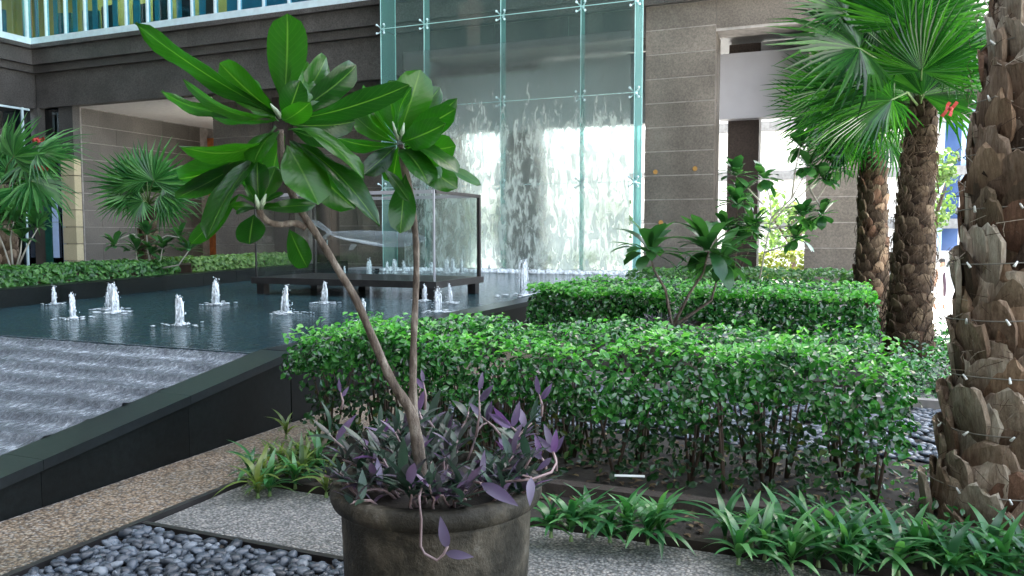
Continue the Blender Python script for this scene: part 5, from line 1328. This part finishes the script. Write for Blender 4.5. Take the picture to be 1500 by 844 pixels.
# ================================================================== SMALLER SHRUBS
def rosette(t, c, n, ll, mt, lw=.3, el=(-.3, 1.2), prof='obovate'):
    ms = rosette.cache.get((mt, prof)) or [leaf_mesh('leaf', 1, lw * ru(.9, 1.15), M[mt], prof, 6, ru(.04, .12), .3, .01, 1, droop=ru(0, .3)) for _ in range(4)]
    rosette.cache[(mt, prof)] = ms
    for k in range(n):
        a = k * 2.4 + ru(-.3, .3); e = ru(*el); yd = Vector((math.cos(a) * math.cos(e), math.sin(a) * math.cos(e), math.sin(e)))
        o = obj('leaf', random.choice(ms), t, world=False)
        place(o, Matrix.Translation(-wpos(t)) @ frame(Vector(c) + yd * .02, yd, Vector((0, 0, 1))) @ Matrix.Scale(ll * ru(.75, 1.15), 4))
rosette.cache = {}
def shrub(name, lab, base, branches, n, ll, mt, m='pale_stem', r=.02, lw=.3, cat='shrub', el=(-.3, 1.2)):
    t = thing(name, lab, cat, base)
    for pts in branches:
        ps = [Vector(p) for p in pts]; b = MB(); b.tube(ps, [r * (1 - .5 * i / (len(ps) - 1)) for i in range(len(ps))], 7); b.build('stem', M[m], t, True)
        rosette(t, ps[-1], n, ll, mt, lw, el)
    return t
D2 = 8.3
pot2 = thing('plant_pot', 'second dark clay pot, mostly hidden behind the front hedge', 'plant pot', (P(985, 470, D2).x, P(985, 470, D2).y, 0))
q = P(985, 470, D2)
MB().lathe([(.3, .02), (.35, .3), (.36, .5)], 32, (q.x, q.y, 0)).build('pot_body', M['pot'], pot2, True)
MB().lathe([(.37, .5), (.4, .52), (.4, .58), (.35, .585), (.34, .54), (.02, .54)], 32, (q.x, q.y, 0)).build('pot_rim', M['pot'], pot2, True)
qb = Vector((q.x, q.y, .54))
shrub('frangipani_tree', 'frangipani with two low leafy heads above the second hedge', qb,
      [[qb, P(975, 425, D2), P(958, 395, D2), P(952, 372, D2)], [qb, P(1010, 430, D2), P(1030, 400, D2), P(1038, 368, D2)], [qb, P(1042, 440, D2 + .1), P(1050, 410, D2 + .1), P(1056, 385, D2 + .1)]], 24, .44, 'plumeria2', 'stem_br', .018, .32, 'tree', (-.6, 1.1))
for k in range(14):
    a = ru(0, 6.28); r = .32 * math.sqrt(rnd()); sprig((q.x + r * math.cos(a), q.y + r * math.sin(a), .55), (math.cos(a), math.sin(a), ru(.3, 1.2)), .2, 7, 'dusky purple trailing plant in the second pot', .11, pl_v, 'purple plants in the second pot', curve=.5)
for k in range(12):
    g = Vector((ru(-2.0, -1.4), ru(8.6, 9.0), .1)); sprig(g, (ru(-.5, .5), -.4, 1), .35, 8, 'dusky purple plant between the two hedges of the second row', .11, pl_v, 'purple plants in the second row', curve=.2)
D3 = 11.5
base = P(1112, 412, D3)
shrub('broadleaf_tree', 'slender pale-stemmed broadleaf tree before the right portal', base,
      [[base, P(1122, 360, D3), P(1130, 320, D3), P(1128, 290, D3), P(1118, 262, D3)], [P(1128, 330, D3), P(1150, 305, D3), P(1180, 280, D3), P(1205, 262, D3)], [P(1130, 320, D3), P(1160, 290, D3), P(1185, 245, D3)],
       [P(1122, 350, D3), P(1095, 320, D3), P(1085, 285, D3)], [P(1128, 335, D3), P(1160, 330, D3), P(1175, 318, D3)], [P(1150, 305, D3), P(1195, 295, D3), P(1225, 250, D3)], [P(1180, 280, D3), P(1215, 240, D3), P(1230, 215, D3)],
       [P(1124, 355, D3), P(1105, 345, D3), P(1096, 335, D3)], [P(1120, 370, D3), P(1150, 360, D3), P(1165, 350, D3)], [P(1160, 290, D3), P(1165, 250, D3), P(1172, 215, D3)], [P(1118, 300, D3), P(1090, 270, D3), P(1078, 258, D3)], [P(1185, 275, D3), P(1200, 300, D3), P(1205, 315, D3)]],
      25, .27, 'tree_leaf', 'pale_stem', .014, .46, 'tree', (-.9, 1.2))
base = P(1075, 415, D3 - .6)
shrub('broadleaf_shrub', 'dark leafy shrub in front of the portal column', base, [[base, P(1078, 370, D3 - .6), P(1080, 300, D3 - .6)], [base, P(1095, 370, D3 - .6), P(1105, 330, D3 - .6)], [base, P(1065, 370, D3 - .6), P(1062, 335, D3 - .6)], [base, P(1085, 380, D3 - .6), P(1088, 355, D3 - .6)]], 24, .26, 'tree_leaf', 'twig', .012, .4)
# left bed shrubs
dL = 14.2; base = P(222, 396, dL)
shrub('frangipani_bush', 'bushy frangipani with arching white branches behind the left hedge', base,
      [[base, P(216, 365, dL), P(215, 345, dL)], [P(216, 360, dL), P(195, 343, dL), P(175, 350, dL), P(168, 362, dL)], [P(218, 360, dL), P(245, 345, dL), P(262, 348, dL)], [base, P(200, 380, dL), P(200, 368, dL)], [base, P(235, 380, dL), P(238, 364, dL)], [base, P(262, 388, dL), P(276, 368, dL)], [base, P(218, 385, dL), P(222, 374, dL)]],
      18, .30, 'plumeria2', 'pale_stem', .018, .34)
dL = 12; base = P(20, 405, dL)
shrub('frangipani_bush', 'leafy frangipani low at the far left, under the palm fronds', base, [[base, P(15, 350, dL), P(20, 325, dL)], [base, P(40, 360, dL), P(55, 335, dL)], [base, P(5, 360, dL), P(-5, 335, dL)], [base, P(30, 370, dL), P(32, 350, dL)]], 18, .30, 'plumeria2', 'pale_stem', .015, .34)
g = G(235, 412, .62)
pot3 = thing('plant_pot', 'low bluish pot of purple foliage between the two left hedges', 'plant pot', (g.x - .4, g.y, .6))
MB().lathe([(.24, .6), (.30, .85), (.33, .88), (.33, .93), (.28, .935), (.02, .9)], 24, (g.x - .4, g.y, 0)).build('pot_body', M['pot'], pot3, True)
for k in range(10):
    a = ru(0, 6.28); sprig((g.x - .4 + .2 * math.cos(a), g.y + .2 * math.sin(a), .9), (math.cos(a), math.sin(a), .8), .2, 6, 'grey purple plant in the low pot between the left hedges', .12, pl_v, 'purple plants in the low left pot', curve=.5)
